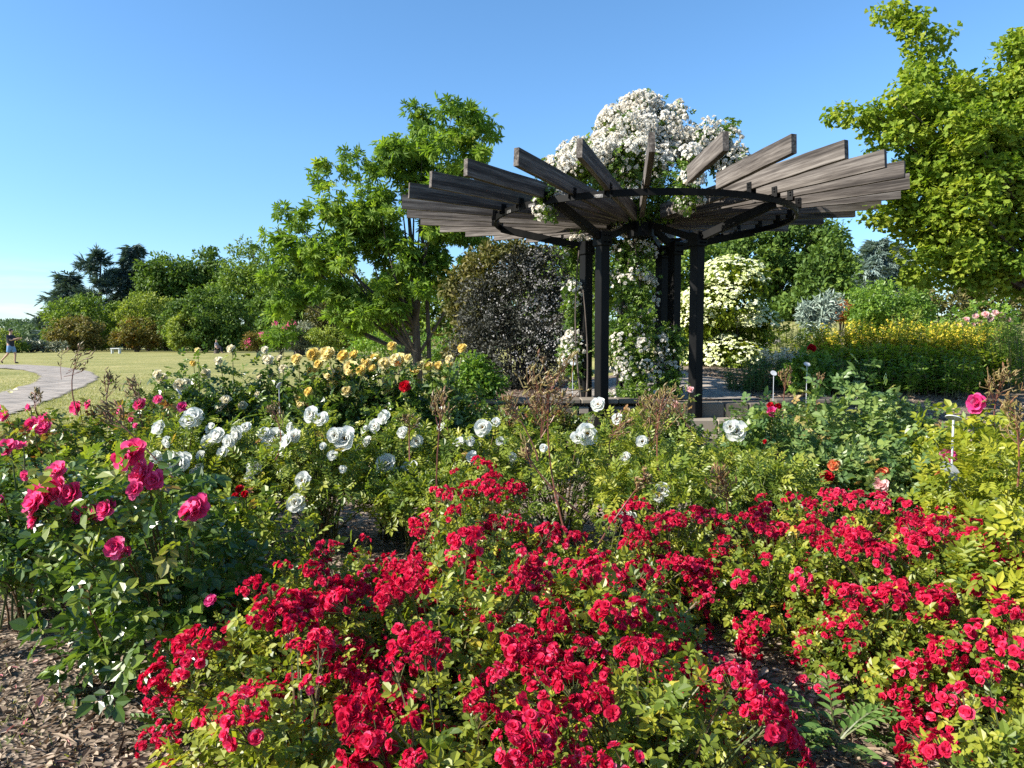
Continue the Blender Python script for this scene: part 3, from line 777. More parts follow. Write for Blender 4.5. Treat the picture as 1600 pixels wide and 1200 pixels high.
rose_bush(X(1062, 7.3), 7.3, .2, .5, 'mix_leaf', 'thin rose with one pale pink bloom in front of the front right post', 'mixed roses on the right', [(1079, 609, 12, 'blush', 7.1), (1055, 632, 12, 'blush', 7.2)], tips=50, per=5, lsize=.1, canes=8, fill=.4, shoots=[(1090, 690, 1050, 625, 7.1, .2, 14)])

for (px, d, rx, h, lf, lab, sh) in [
    (745, 7.9, .40, .50, 'dark_leaf', 'low dark green rose bush before the left end of the stone wall', [(742, 690, 740, 620, 7.7, .25, 14)]),
    (818, 7.7, .38, .42, 'bronze_rose', 'low bronze flushed rose bush before the stone wall, left of the pergola posts', [(800, 700, 800, 630, 7.5, .3, 18), (835, 700, 838, 625, 7.5, .3, 18)]),
    (880, 7.9, .30, .40, 'bronze_rose', 'small bronze flushed rose bush before the front left pergola post', [(880, 690, 882, 640, 7.7, .25, 14)]),
    (1010, 7.6, .42, .50, 'bronze_rose', 'bronze flushed rose bush full of spent heads before the climbing rose column', [(1010, 690, 1012, 628, 7.4, .34, 24), (1040, 690, 1048, 640, 7.4, .3, 18), (985, 690, 980, 650, 7.4, .25, 14)]),
    (1180, 7.7, .34, .46, 'mix_leaf', 'low blue green rose bush right of the stone steps', []),
    (1270, 7.9, .42, .56, 'mix_leaf', 'bushy blue green rose hiding the wall right of the stone steps', [(1275, 650, 1280, 590, 7.7, .2, 12)]),
    (1400, 7.9, .46, .54, 'mix_leaf', 'low leafy rose bush in the shade before the loosestrife', [])]:
    rose_bush(X(px, d), d, rx, h, lf, lab, 'low roses before the stone wall', [], tips=150, per=5, lsize=.10, canes=16, fill=.35, shoots=sh, spread=.06)

# ------------------------------------------------------------------ pergola
PC = np.array([1.626, 9.14]); PR = 1.84; RZ = 2.80; BR = 2.96; BT = 3.03; BH = .166
zp = 0.0
perg = thing('pergola', (PC[0], PC[1], 0), 'round pergola of weathered planks fanned out like an open umbrella on black posts', 'pergola')
POSTS = [(940, 8.45), (1087, 8.5), (915, 9.3), (1052, 9.35), (1032, 9.7), (970, 9.9)]
for (px, d) in POSTS:
    q = np.array([X(px, d), d]); rel = q - PC
    ang = math.atan2(rel[1], rel[0])
    zb = float(gz(q[0], q[1])) - .1
    w = .062 if px != 970 else .045
    g = Geo(); box(g, (-w, -w, zb), (w, w, 2.50), bev=.006)
    o = g.build('post', M['black_steel'], perg); o.location = (rel[0], rel[1], 0); o.rotation_euler = (0, 0, R(32))
    # collar and arm
    g = Geo(); box(g, (-w - .022, -w - .022, 2.36), (w + .022, w + .022, 2.53), bev=.008)
    for s_ in (-1, 1):
        for t_ in (2.40, 2.48):
            tube(g, [(s_ * .03, -w - .04, t_), (s_ * .03, w + .04, t_)], [.011, .011], 6)
    g.build('collar', M['black_steel'], o)
    if px == 970: continue
    tip = np.array([math.cos(ang) * PR * .985, math.sin(ang) * PR * .985, RZ - .07]); st = np.array([rel[0], rel[1], 2.45])
    L = np.linalg.norm(tip - st); dv = unit(tip - st)
    bx = dv; by = unit(np.cross([0, 0, 1], bx)); bz = np.cross(bx, by)
    g = Geo(); box(g, (0, -.035, -.045), (L, .035, .045), rot=np.stack([bx, by, bz], 1), loc=st, bev=.004)
    g.build('arm', M['black_steel'], perg)
    # inner strut to the hub
    hubp = np.array([math.cos(ang) * .16, math.sin(ang) * .16, 2.70])
    dv = unit(hubp - st); L = np.linalg.norm(hubp - st)
    bx = dv; by = unit(np.cross([0, 0, 1], bx)); bz = np.cross(bx, by)
    g = Geo(); box(g, (0, -.03, -.04), (L, .03, .04), rot=np.stack([bx, by, bz], 1), loc=st, bev=.004)
    g.build('strut', M['black_steel'], perg)
# ring: flat bar bent to a circle
g = Geo()
na = 96
th = np.arange(na) * 2 * math.pi / na
prof = [(PR - .015, RZ - .08), (PR + .015, RZ - .08), (PR + .015, RZ - .012), (PR - .015, RZ - .012)]
V = np.array([[math.cos(t) * r, math.sin(t) * r, z] for t in th for r, z in prof])
f = [[i * 4 + j, ((i + 1) % na) * 4 + j, ((i + 1) % na) * 4 + (j + 1) % 4, i * 4 + (j + 1) % 4] for i in range(na) for j in range(4)]
g.add(V, f, .5)
ring = g.build('ring', M['black_steel'], perg)
for a in (205, 219, 245, 330, 337, 344):      # bare metal splice plates on the ring
    g = Geo()
    t0 = np.linspace(R(a), R(a + 3), 5)
    V = np.array([[math.cos(t) * (PR + .018), math.sin(t) * (PR + .018), z] for t in t0 for z in (RZ - .08, RZ - .045)])
    V2 = np.array([[math.cos(t) * (PR - .018), math.sin(t) * (PR - .018), z] for t in t0 for z in (RZ - .08, RZ - .045)])
    fq = [[2 * i, 2 * i + 2, 2 * i + 3, 2 * i + 1] for i in range(4)]
    g.add(V, fq, .5); g.add(V2, fq, .5)
    g.build('splice_plate', M['raw_metal'], ring)
# hub
g = Geo(); tube(g, [(0, 0, 2.55), (0, 0, 2.56), (0, 0, 2.74), (0, 0, 2.75)], [.02, .17, .17, .02], 16)
g.build('hub', M['black_steel'], perg)
# beams: one shared plank mesh, sagging a little towards the hub
slope = math.atan2(BT - BH - (RZ + .0), BR - PR)
Lb = (BR - .42) / math.cos(slope)


def plank_mesh(L):
    g = Geo()
    n = 14
    xs = np.linspace(-L, 0, n)
    t = .027
    V = []
    for i, x in enumerate(xs):
        wz = rng.normal() * .0015; wy = rng.normal() * .0015
        for (yy, zz) in ((-t, -BH), (t, -BH), (t, 0), (-t, 0)):
            V.append((x, yy + wy, zz + wz))
    f = [[i * 4 + j, i * 4 + (j + 1) % 4, (i + 1) * 4 + (j + 1) % 4, (i + 1) * 4 + j] for i in range(n - 1) for j in range(4)]
    f.append([3, 2, 1, 0]); k = (n - 1) * 4; f.append([k, k + 1, k + 2, k + 3])
    g.add(V, f, .5)
    return g.mesh('beam', M['plank'])


pm = [plank_mesh(Lb) for _ in range(4)]
short = {273.6: plank_mesh(.98), 285.6: plank_mesh(1.2)}
g = Geo()
for sy in (-1, 1):
    box(g, (-.03, sy * .0335 - .0035, -.04), (.03, sy * .0335 + .0035, .07), bev=.001)
    for zz in (.02, .05):
        tube(g, [(0, sy * .036, zz), (0, sy * .046, zz), (0, sy * .047, zz)], [.010, .010, .001], 6)
brk = g.mesh('bracket', M['black_steel'])
for k in range(30):
    a = 9.6 + 12 * k
    me = pm[k % 4]
    if 272 < a < 275: me = short[273.6]
    if 284 < a < 287: me = short[285.6]
    o = bpy.data.objects.new('beam', me); COL.objects.link(o); o.parent = perg
    rr = BR + rng.normal() * .008
    zt = BT + .0115 * math.cos(R(a)) * rr
    o.location = (math.cos(R(a)) * rr, math.sin(R(a)) * rr, zt + rng.normal() * .004)
    o.rotation_euler = (R(rng.normal() * .9), -slope + R(rng.normal() * .25), R(a + rng.normal() * .5))
    if me in pm:
        b2 = bpy.data.objects.new('bracket', brk); COL.objects.link(b2); b2.parent = o; b2.location = (-(BR - PR) / math.cos(slope), 0, -BH)

# ------------------------------------------------------------------ climbing rose
def climber(name, loc, label, blobs, cols, nclu, stuff_n):
    """blobs: world ellipsoids (c, r, tips, share) of leaf and flower; cols: canes to draw"""
    root = thing(name, loc, label, 'climbing rose')
    o3 = np.array(loc, float)
    g = Geo(); gs = Geo()
    spots = []
    for (c, r, tips, w, lo) in blobs:
        c = np.array(c) - o3; r = np.array(r)
        d = rdir(tips)
        ph = rng.random() * 6
        k = (.45 + .55 * rng.random(tips) ** .6) * lump(d, ph)
        p = c + d * r * k[:, None]
        add_leaves(g, p, d, 7, ROSE5, .085, .045)
        m = int(w)
        m = m * 2 if lo > -.45 else m
        d2 = rdir(m * 4)
        d2 = d2[d2[:, 2] > lo][:m]
        d2 = d2[np.sin(d2[:, 0] * 6 + ph) + np.sin(d2[:, 2] * 7 + ph * 2) + np.sin(d2[:, 1] * 6) + rng.normal(size=len(d2)) * .8 > -1.35]
        k2 = rng.uniform(.86, 1.2, len(d2)) * lump(d2, ph)
        q = c + d2 * r * k2[:, None]
        spots += [(q[i], d2[i]) for i in range(len(q))]
    for pts in cols:
        tube(gs, np.array(pts) - o3, np.linspace(.016, .008, len(pts)), 6)
    rng.shuffle(spots)
    # nearest to the viewer first: those are the parts of their own
    spots.sort(key=lambda s: s[0][1] - .4 * s[0][2])
    for j, (q, d) in enumerate(spots[:nclu]):
        nrm = unit(d + np.array([-.25, -.45, .3]) + rng.normal(size=3) * .2)
        inst('bloom_cluster', C_CLI[j % len(C_CLI)], root, q, nrm, rng.uniform(.65, 1.15))
    rest = spots[nclu:]
    if rest:
        gm = Geo()
        for (q, d) in rest:
            nrm = unit(d + np.array([-.2, -.3, .4]) + rng.normal(size=3) * .2)
            me = C_CLI[rng.integers(len(C_CLI))]
            v = np.empty(len(me.vertices) * 3, np.float32); me.vertices.foreach_get('co', v)
            v = v.reshape(-1, 3) * rng.uniform(.7, 1.2)
            v = v @ frame_from(nrm).T + q
            nl = np.array([[*p_.vertices] for p_ in me.polygons if len(p_.vertices) == 4])
            mi = np.array([p_.material_index for p_ in me.polygons if len(p_.vertices) == 4])
            off = gm.n
            gm.v.append(v); gm.n += len(v)
            rv = np.empty(len(me.polygons), np.float32); me.attributes['rnd'].data.foreach_get('value', rv)
            for mm in (0, 1):
                if (mi == mm).any():
                    gm.q.append((nl[mi == mm] + off, rv[mi == mm], mm))
        o = gm.build('bloom_mass', [M['climb_petal'], M['stem']], root, True)
        tag(o, None, None, None, 'stuff')
    g.build('foliage', M['climb_leaf'], root)
    gs.build('canes', M['bark'], root)
    return root


def W(px, py, Y): return P(px, py, Y)


top = W(1000, 232, 9.1)
climber('climbing_rose', (1.56, 9.3, float(gz(1.56, 9.3))), 'climbing rose wreathed round the middle posts, mounded in creamy white bloom above the beams', [
    (W(960, 262, 9.0), (.66, .66, .24), 240, 80, -.25), (W(1000, 225, 9.1), (.46, .5, .26), 170, 75, -.3), (W(1003, 178, 9.1), (.21, .22, .17), 60, 32, -.4), (W(960, 200, 9.1), (.15, .2, .14), 46, 14, -.4),
    (W(900, 252, 9.0), (.18, .28, .13), 46, 12, -.3), (W(875, 258, 9.0), (.1, .12, .1), 14, 5, -.5), (W(1090, 235, 9.0), (.36, .42, .2), 90, 40, -.4), (W(1060, 178, 9.1), (.06, .07, .12), 10, 4, -.6), (W(1128, 202, 9.0), (.13, .13, .07), 14, 5, -.5), (W(1140, 262, 8.9), (.2, .3, .2), 50, 9, -.44),
    (W(1000, 318, 9.2), (.55, .5, .22), 170, 8, -.9), (W(1000, 290, 9.0), (.5, .5, .2), 120, 6, -.9),
    (W(1075, 290, 7.9), (.10, .12, .30), 50, 14, -.9), (W(855, 312, 7.9), (.07, .09, .16), 24, 5, -.9),
    (W(985, 370, 9.5), (.26, .26, .3), 100, 13, -.7), (W(990, 440, 9.4), (.24, .24, .5), 130, 18, -.8), (W(990, 540, 9.2), (.30, .26, .5), 170, 18, -.8), (W(1000, 630, 8.95), (.28, .24, .36), 120, 8, -.6)],
    [bez((1.5, 9.3, .45), (1.3, 9.5, 1.6), (1.6, 9.2, 2.7), 10), bez((1.62, 9.2, .45), (1.8, 9.4, 1.6), (1.5, 9.2, 2.8), 10), bez((1.45, 9.35, .45), (1.65, 9.3, 1.5), (1.75, 9.4, 2.9), 10), bez((1.5, 9.2, 2.6), (1.2, 9.1, 2.9), (1.0, 8.9, 3.4), 8), bez((1.6, 9.2, 2.6), (1.9, 9.1, 3.0), (2.4, 8.9, 3.5), 8)], 100, 200)
climber('climbing_rose', (.9, 9.15, float(gz(.9, 9.15))), 'slender white climbing rose tied to the back left post of the pergola', [
    (W(903, 395, 9.5), (.11, .10, .22), 50, 6, -.9), (W(899, 480, 9.4), (.11, .10, .32), 60, 10, -.9), (W(897, 560, 9.35), (.12, .11, .28), 54, 11, -.8)],
    [bez((.9, 9.15, .45), (.75, 9.2, 1.4), (.85, 9.15, 2.4), 8), bez((.95, 9.15, .45), (1.0, 9.1, 1.0), (.9, 9.1, 1.9), 8)], 100, 0)
climber('climbing_rose', (2.1, 9.2, float(gz(2.1, 9.2))), 'small white climbing rose around the foot of the back right post', [
    (W(1052, 540, 9.2), (.13, .13, .24), 44, 7, -.9), (W(1045, 600, 9.1), (.12, .14, .2), 30, 2, -.8)],
    [bez((2.1, 9.2, .45), (2.0, 9.2, 1.0), (2.08, 9.2, 1.5), 8)], 100, 0)


# ------------------------------------------------------------------ trees and shrubs
def crown_geo(g, ells, nclump, crad, per, tpl, size, flat=.65, shell=.5, up=.6, corr=.5):
    """leaf clumps through a set of ellipsoids; gives back the clump centres"""
    vol = np.array([e[1][0] * e[1][1] * e[1][2] for e in ells]) ** .75
    cnt = np.maximum(1, (nclump * vol / vol.sum()).astype(int))
    cc, oo = [], []
    for (c, r), k in zip(ells, cnt):
        d = rdir(k)
        f = shell + (1 - shell) * rng.random(k) ** .5
        cc.append(np.array(c) + d * np.array(r) * f[:, None]); oo.append(d)
    cc = np.concatenate(cc); oo = np.concatenate(oo)
    n = len(cc)
    cr = crad * rng.uniform(.55, 1.35, n)
    d = rdir(n * per)
    k = rng.random(n * per) ** .45
    C = np.repeat(cc, per, 0); O = np.repeat(oo, per, 0)
    pos = C + d * np.array([1, 1, flat]) * (np.repeat(cr, per) * k)[:, None]
    dr = unit(d * .6 + O * .3 + rdir(n * per) * .9 + np.array([0, 0, -.2]))
    nr = np.array([0, 0, up]) + d * .5 + O * .2 + rdir(n * per) * .6
    rnd = np.clip(np.repeat(rng.random(n), per) * corr + rng.random(n * per) * (1 - corr), 0, 1)
    place(g, tpl, pos, dr, nr, size * rng.uniform(.6, 1.3, n * per), rnd)
    return cc


def px_ell(items, d, depth=.9):
    """(px, py, half width, half height) at distance d (or own distance) into ellipsoids"""
    out = []
    for it in items:
        px, py, a, b = it[:4]; dd = it[4] if len(it) > 4 else d
        s = dd / F
        out.append((P(px, py, dd), (a * s, a * s * depth, b * s)))
    return out


def tree(name, px, d, label, leafmat, items, nclump, crad, per, tpl, size, trunk_r=.15, group=None, cat='tree', bark='bark', limbs=14, shell=.45, base=None, lean=(0, 0), fork=.35, depth=.9, trunk=True, tname='trunk', cname='crown', flat=.65):
    x = X(px, d) if base is None else base[0]; y = d if base is None else base[1]
    z = float(gz(x, y))
    root = thing(name, (x, y, z), label, cat, group)
    o3 = np.array([x, y, z])
    ells = [(c - o3, r) for c, r in px_ell(items, d, depth)]
    g = Geo()
    cc = crown_geo(g, ells, nclump, crad, per, tpl, size, shell=shell, flat=flat)
    g.build(cname, M[leafmat], root)
    gt = Geo()
    topz = cc[:, 2].max()
    cxy = cc.mean(0)
    tp = np.array([cxy[0] * .6 + lean[0], cxy[1] * .6, topz * .72])
    if trunk:
        pts = bez((0, 0, -.1), (0 + lean[0] * .2, 0, topz * fork), tp, 9)
        tube(gt, pts, trunk_r * np.linspace(1, .22, 9) * (1 + .25 * np.exp(-np.arange(9) * 1.5)), 9)
        for i in rng.permutation(len(cc))[:limbs]:
            t = np.clip((cc[i, 2] / topz) * .75 - .05, max(.27, fork * 1.2 if name == 'tree' else .27), .85)
            a = pts[int(t * 8)]
            m = (a + cc[i]) / 2 + np.array([0, 0, -.06 * np.linalg.norm(cc[i] - a)]) + rng.normal(size=3) * .04 * topz * .3
            r0 = trunk_r * (1 - .75 * t) * .5
            tube(gt, bez(a, m, cc[i], 6), np.linspace(r0, r0 * .18, 6), 6)
    else:
        for i in rng.permutation(len(cc))[:limbs]:
            a = np.array([rng.normal() * .1, rng.normal() * .1, -.05])
            tube(gt, bez(a, cc[i] * np.array([.4, .4, .7]), cc[i], 6), np.linspace(trunk_r, trunk_r * .25, 6), 5)
    gt.build(tname, M[bark], root)
    return root


def shrub(name, px, d, label, leafmat, items, nclump, crad, per, tpl, size, **k):
    k.setdefault('trunk_r', .02); k.setdefault('cat', 'shrub')
    return tree(name, px, d, label, leafmat, items, nclump, crad, per, tpl, size, trunk=False, tname='stems', cname='foliage', **k)


# the palmate-leaved tree
bk = tree('tree', 652, 14, 'broad tree with large hand shaped leaves and forked dark trunk, left of the pergola', 'buckeye_leaf',
     [(690, 230, 90, 70), (720, 190, 55, 45), (640, 240, 45, 45), (570, 300, 75, 62), (530, 270, 35, 25), (650, 350, 95, 75), (500, 370, 65, 50), (450, 350, 32, 32), (560, 420, 95, 65), (640, 450, 70, 55), (470, 440, 55, 55), (735, 330, 60, 70), (580, 500, 60, 32), (445, 500, 30, 40), (735, 430, 45, 50)],
     245, .26, 36, PALM5, .165, trunk_r=.105, limbs=26, shell=.35, fork=.3, lean=(.1, 0))
# second thin stem leaning beside it
gt = Geo(); tube(gt, bez((.22, .1, -.1), (.25, .1, 1.6), (.1, 0, 3.4), 9), np.linspace(.05, .03, 9), 7)
gt.build('second_stem', M['bark'], bk)
# ginkgo on the right
tree('ginkgo_tree', 1675, 8.7, 'yellow green ginkgo tree with fan shaped leaves hanging over the right side', 'ginkgo_leaf',
     [(1393, 10, 22, 16), (1422, 40, 26, 26), (1452, 85, 30, 28), (1440, 135, 42, 26), (1500, 150, 50, 28), (1585, 95, 36, 36), (1545, 140, 45, 26), (1405, 178, 60, 28), (1350, 180, 36, 14), (1318, 180, 24, 8), (1470, 225, 95, 55), (1580, 220, 60, 90), (1510, 320, 95, 80), (1440, 300, 50, 60), (1590, 380, 65, 85), (1485, 402, 72, 44), (1405, 335, 30, 28), (1385, 300, 30, 14), (1540, 420, 60, 32), (1650, 150, 70, 90), (1665, 330, 75, 110), (1370, 345, 16, 12), (1560, 300, 70, 70), (1500, 250, 70, 50), (1600, 180, 60, 60)],
     820, .16, 66, FAN, .074, trunk_r=.11, limbs=60, shell=.25, fork=.55, depth=1.0)

# shrubs behind the pergola
bs = shrub('shrub', 815, 11.2, 'dense near black leaved shrub with greyish white tips, left behind the pergola', 'purple_leaf',
      [(820, 480, 76, 75), (800, 540, 92, 70), (850, 425, 38, 48), (770, 510, 55, 65), (862, 520, 36, 80), (790, 590, 80, 26), (810, 405, 25, 30), (780, 440, 30, 35), (880, 470, 22, 50), (838, 388, 12, 22), (868, 408, 14, 26), (720, 560, 30, 50), (740, 480, 26, 40), (890, 560, 18, 40)], 360, .20, 66, SIMPLE, .05, limbs=30, shell=.2)
gb = Geo()
for (px_c, py_c, a_, b_, n) in [(850, 440, 40, 50, 90), (860, 510, 40, 60, 110), (830, 560, 40, 40, 40), (800, 470, 50, 60, 50), (840, 400, 30, 20, 30)]:
    for k in range(n):
        c = P(px_c + rng.normal() * a_ * .6, py_c + rng.normal() * b_ * .6, 11.2 - .95 * rng.uniform(.75, 1.02)) - np.array(bs.location)
        m = 4
        place(gb, DIA, c + rng.normal(size=(m, 3)) * .02, rdir(m), rdir(m), .035)
tag(gb.build('blossoms', M['grey_petal'], bs), kind='stuff')
shrub('shrub', 760, 11.9, 'bronze tinged shrub with pinkish tips between the tree and the near black shrub', 'brown_leaf',
      [(790, 420, 55, 45), (740, 450, 45, 60), (725, 520, 40, 60), (830, 395, 30, 22)], 150, .2, 50, SIMPLE, .085, limbs=20, shell=.4)
dw = shrub('shrub', 1140, 14, 'rounded shrub covered with creamy white bracts, right behind the pergola', 'dogwood_leaf',
      [(1145, 440, 52, 34), (1125, 480, 62, 36), (1178, 508, 36, 26), (1095, 500, 38, 50), (1140, 560, 62, 40), (1195, 505, 18, 18), (1100, 560, 40, 40)], 240, .24, 52, SIMPLE, .10, limbs=26, shell=.45)
gb = Geo()
for (c, r) in px_ell([(1145, 438, 54, 36), (1125, 476, 62, 36), (1180, 506, 38, 26), (1095, 500, 38, 46), (1135, 560, 60, 38)], 13.85):
    n = 1000
    d = rdir(n * 2); d = d[d[:, 2] > -.2][:n]
    pos = c - np.array(dw.location) + d * np.array(r) * rng.uniform(.95, 1.1, len(d))[:, None]
    keep = np.sin(pos[:, 0] * 7) * np.sin(pos[:, 2] * 8) + rng.normal(size=len(d)) * .55 - d[:, 0] * .5 > -.1
    pos = pos[keep]; d = d[keep]
    nn = unit(np.array([-.15, -.2, .8]) + d * .6 + rdir(len(d)) * .5)
    a0 = unit(np.cross(nn, rdir(len(d)))); b0 = np.cross(nn, a0)
    rr = rng.random(len(d))
    for q in (a0, b0, -a0, -b0):
        place(gb, ROUND, pos, q, nn, .045, rr)
tag(gb.build('bracts', M['dogwood_bract'], dw), kind='stuff')

# right-hand background
tree('tree', 1215, 44, 'dark broad oak like tree behind the flowering white shrub', 'oak_leaf', [(1180, 400, 60, 55), (1240, 390, 60, 50), (1290, 410, 35, 60), (1130, 420, 45, 50), (1290, 370, 25, 25), (1250, 450, 60, 40)], 260, .8, 60, DIA, .32, trunk_r=.35, limbs=22, shell=.3)
tree('tree', 1000, 42, 'mid green tree seen between the pergola posts', 'mid_leaf', [(930, 440, 60, 55), (1020, 440, 70, 60), (1080, 430, 50, 60), (900, 420, 40, 40)], 240, .8, 55, DIA, .3, trunk_r=.3, limbs=20, shell=.3)
tree('tree', 1310, 40, 'dark rounded tree right of the oak like tree, its edge against the blue sky', 'oak_leaf', [(1290, 440, 40, 50), (1300, 400, 25, 40), (1270, 480, 60, 25)], 130, .7, 55, DIA, .3, trunk_r=.3, limbs=12, shell=.3)
shrub('shrub', 1390, 19, 'dome shaped green shrub below the silvery cedar', 'fresh_leaf', [(1390, 470, 58, 38), (1420, 490, 45, 30), (1350, 490, 30, 25), (1400, 510, 60, 20)], 180, .25, 60, SIMPLE, .09, limbs=14, shell=.5)
shrub('shrub', 1470, 20, 'dark shrub in the shade below the ginkgo', 'brown_leaf', [(1480, 465, 60, 30), (1560, 470, 60, 26), (1620, 470, 50, 30)], 150, .35, 40, SIMPLE, .12, limbs=14, shell=.4)
shrub('shrub', 1100, 24, 'green shrub hidden low behind the white bract shrub', 'oak_leaf', [(1090, 520, 50, 50), (1040, 530, 50, 40), (960, 530, 60, 40)], 120, .4, 40, SIMPLE, .16, limbs=10, shell=.4)
shrub('silver_plant', 1278, 16, 'tall silver grey leaved plant between the white bract shrub and the loosestrife', 'silver_leaf', [(1278, 492, 20, 24), (1268, 505, 18, 18), (1292, 478, 15, 16), (1262, 484, 8, 10)], 70, .14, 38, NARROW, .15, limbs=16, shell=.4, cat='plant')
shrub('flower_clump', 1313, 20, 'clump of rusty orange flower heads beside the silver plant', 'orange_leaf', [(1315, 484, 24, 13), (1293, 490, 16, 10), (1325, 496, 14, 10)], 100, .16, 40, DIA, .06, limbs=10, shell=.4, cat='plant')


def conifer(name, px, d, label, mat, topy, basey, halfw, nbr, droop, size, group=None, tr=.25, up=False):
    x = X(px, d); z = float(gz(x, d))
    root = thing(name, (x, d, z), label, 'tree', group)
    zt = P(px, topy, d)[2] - z; zb = .1 * zt; w = halfw * d / F
    g = Geo(); gt = Geo()
    tube(gt, [(0, 0, -.2), (0, 0, zt * .5), (0.02 * zt, 0, zt)], [tr, tr * .55, .03], 7)
    for k in range(nbr):
        t = (k + rng.random()) / nbr
        zz = zb + (zt - zb) * t
        L = w * (1.05 - t) ** .75 * rng.uniform(.55, 1.25) + .03 * w
        a = rng.random() * 6.28
        e = np.array([math.cos(a) * L, math.sin(a) * L, (L * .25 if up else -droop * L)])
        p0 = np.array([0, 0, zz])
        pts = bez(p0, p0 + e * .5 + np.array([0, 0, L * (.25 if not up else .05)]), p0 + e, 7)
        tube(gt, pts, np.linspace(tr * .25 * (1.1 - t), .01, 7), 4)
        n = int(26 + 30 * L / w)
        tt = rng.uniform(.2, 1.02, n)
        pos = np.stack([np.interp(tt, np.linspace(0, 1, 7), pts[:, i]) for i in range(3)], 1) + rng.normal(size=(n, 3)) * np.array([.10, .10, .04]) * L
        dr = unit(e / L * .8 + rdir(n) * .8 + np.array([0, 0, -.3 * (not up)]))
        place(g, SPRAY, pos, dr, np.array([0, 0, 1.]) + rdir(n) * .5, size * rng.uniform(.6, 1.3, n))
    g.build('crown', M[mat], root); gt.build('trunk', M['bark'], root)
    return root


conifer('cedar_tree', 1365, 60, 'pale silvery cedar with layered branches, far behind the ginkgo', 'grey_needle', 378, 470, 62, 60, .1, 1.0, tr=.3)
conifer('cedar_tree', 1400, 66, 'second silvery cedar partly hidden by the ginkgo', 'grey_needle', 384, 470, 50, 50, .1, 1.0, tr=.3)
# left tree line
GL = 'trees along the far side of the lawn'
conifer('cedar_tree', 160, 92, 'dark blue cedar with an open ragged top, left in the far tree line', 'blue_needle', 394, 540, 52, 34, .0, 1.3, GL, tr=.4, up=True)
conifer('cedar_tree', 112, 96, 'low spreading dark blue conifer at the left end of the tree line', 'blue_needle', 430, 540, 48, 60, .1, 1.5, GL, tr=.4)
conifer('spruce_tree', 213, 95, 'tall pale blue conifer right of the ragged cedar', 'blue_needle', 383, 540, 45, 80, .25, 1.3, GL, tr=.4)
tree('tree', 258, 90, 'dark rounded tree in the far tree line, just right of the tall blue conifer', 'oak_leaf', [(258, 430, 40, 36), (240, 450, 35, 40), (285, 440, 28, 36), (262, 500, 45, 45)], 170, 1.1, 55, DIA, .5, trunk_r=.5, group=GL, shell=.35)
tree('tree', 322, 94, 'second dark rounded tree in the far tree line, above the low dark shrub', 'oak_leaf', [(322, 420, 30, 32), (305, 450, 35, 40), (340, 440, 30, 40), (320, 500, 45, 45)], 160, 1.1, 55, DIA, .5, trunk_r=.5, group=GL, shell=.35)
tree('tree', 388, 84, 'pale green domed tree, right end of the far tree line, beside the hand leaved tree', 'mid_leaf', [(388, 425, 45, 48), (370, 460, 45, 40), (415, 460, 40, 50), (390, 510, 55, 40)], 240, .95, 60, DIA, .38, trunk_r=.5, group=GL, shell=.4)
tree('tree', 468, 58, 'dark tree close behind the left side of the hand leaved tree', 'oak_leaf', [(455, 450, 45, 60), (490, 470, 50, 60), (430, 490, 35, 45), (540, 480, 50, 50)], 240, .8, 55, DIA, .36, trunk_r=.4, group=GL, shell=.35)
tree('tree', 620, 50, 'green tree behind the trunk of the hand leaved tree', 'mid_leaf', [(600, 480, 60, 50), (680, 470, 60, 60), (740, 480, 50, 50)], 220, .75, 50, DIA, .34, trunk_r=.3, group=GL, shell=.35)
tree('tree', 860, 52, 'green tree behind the near black shrub, left of the pergola posts', 'mid_leaf', [(860, 440, 50, 55), (820, 470, 50, 50), (900, 460, 40, 50)], 180, .8, 50, DIA, .34, trunk_r=.3, group=GL, shell=.35)
GS = 'shrubs below the far tree line'
shrub('shrub', 125, 84, 'rounded mid green shrub tree at the left of the tree line', 'mid_leaf', [(125, 490, 52, 34), (95, 510, 30, 30), (160, 500, 30, 36), (130, 525, 55, 20)], 190, .8, 50, DIA, .36, group=GS, trunk_r=.08)
shrub('shrub', 118, 76, 'olive brown shrub low at the left end of the tree line', 'olive_leaf', [(120, 518, 38, 24), (100, 525, 25, 18), (140, 525, 24, 18)], 110, .6, 45, DIA, .32, group=GS, trunk_r=.06)
shrub('shrub', 232, 82, 'pale yellow green flowering shrub tree in the middle of the tree line', 'pale_leaf', [(232, 485, 45, 26), (210, 500, 28, 26), (260, 500, 30, 30), (235, 515, 50, 20)], 190, .7, 50, DIA, .32, group=GS, trunk_r=.08)
shrub('shrub', 215, 75, 'russet topped low shrub beside the white bench', 'russet_leaf', [(215, 520, 30, 22), (200, 530, 24, 14), (240, 525, 20, 18)], 90, .55, 45, DIA, .3, group=GS, trunk_r=.06)
shrub('shrub', 322, 74, 'large dark green domed shrub with yellowish lit side below the tree line', 'oak_leaf', [(325, 490, 58, 42), (360, 500, 40, 40), (290, 510, 38, 32), (330, 525, 65, 20)], 260, .7, 55, DIA, .32, group=GS, trunk_r=.08)
shrub('shrub', 282, 71, 'small bright green shrub on the left flank of the large dark domed shrub', 'pale_leaf', [(285, 515, 22, 24), (275, 530, 18, 14)], 70, .5, 45, DIA, .26, group=GS, trunk_r=.05)
shrub('shrub', 12, 70, 'bright green shrub on the left edge behind the walking person', 'pale_leaf', [(5, 535, 24, 16), (25, 540, 16, 10)], 60, .5, 45, DIA, .28, group=GS, trunk_r=.05)
shrub('shrub', 50, 72, 'low grey green shrubs row right of the walking person', 'grey_leaf', [(48, 540, 18, 8), (70, 541, 16, 7), (95, 541, 14, 6)], 60, .35, 40, DIA, .22, group=GS, trunk_r=.05)
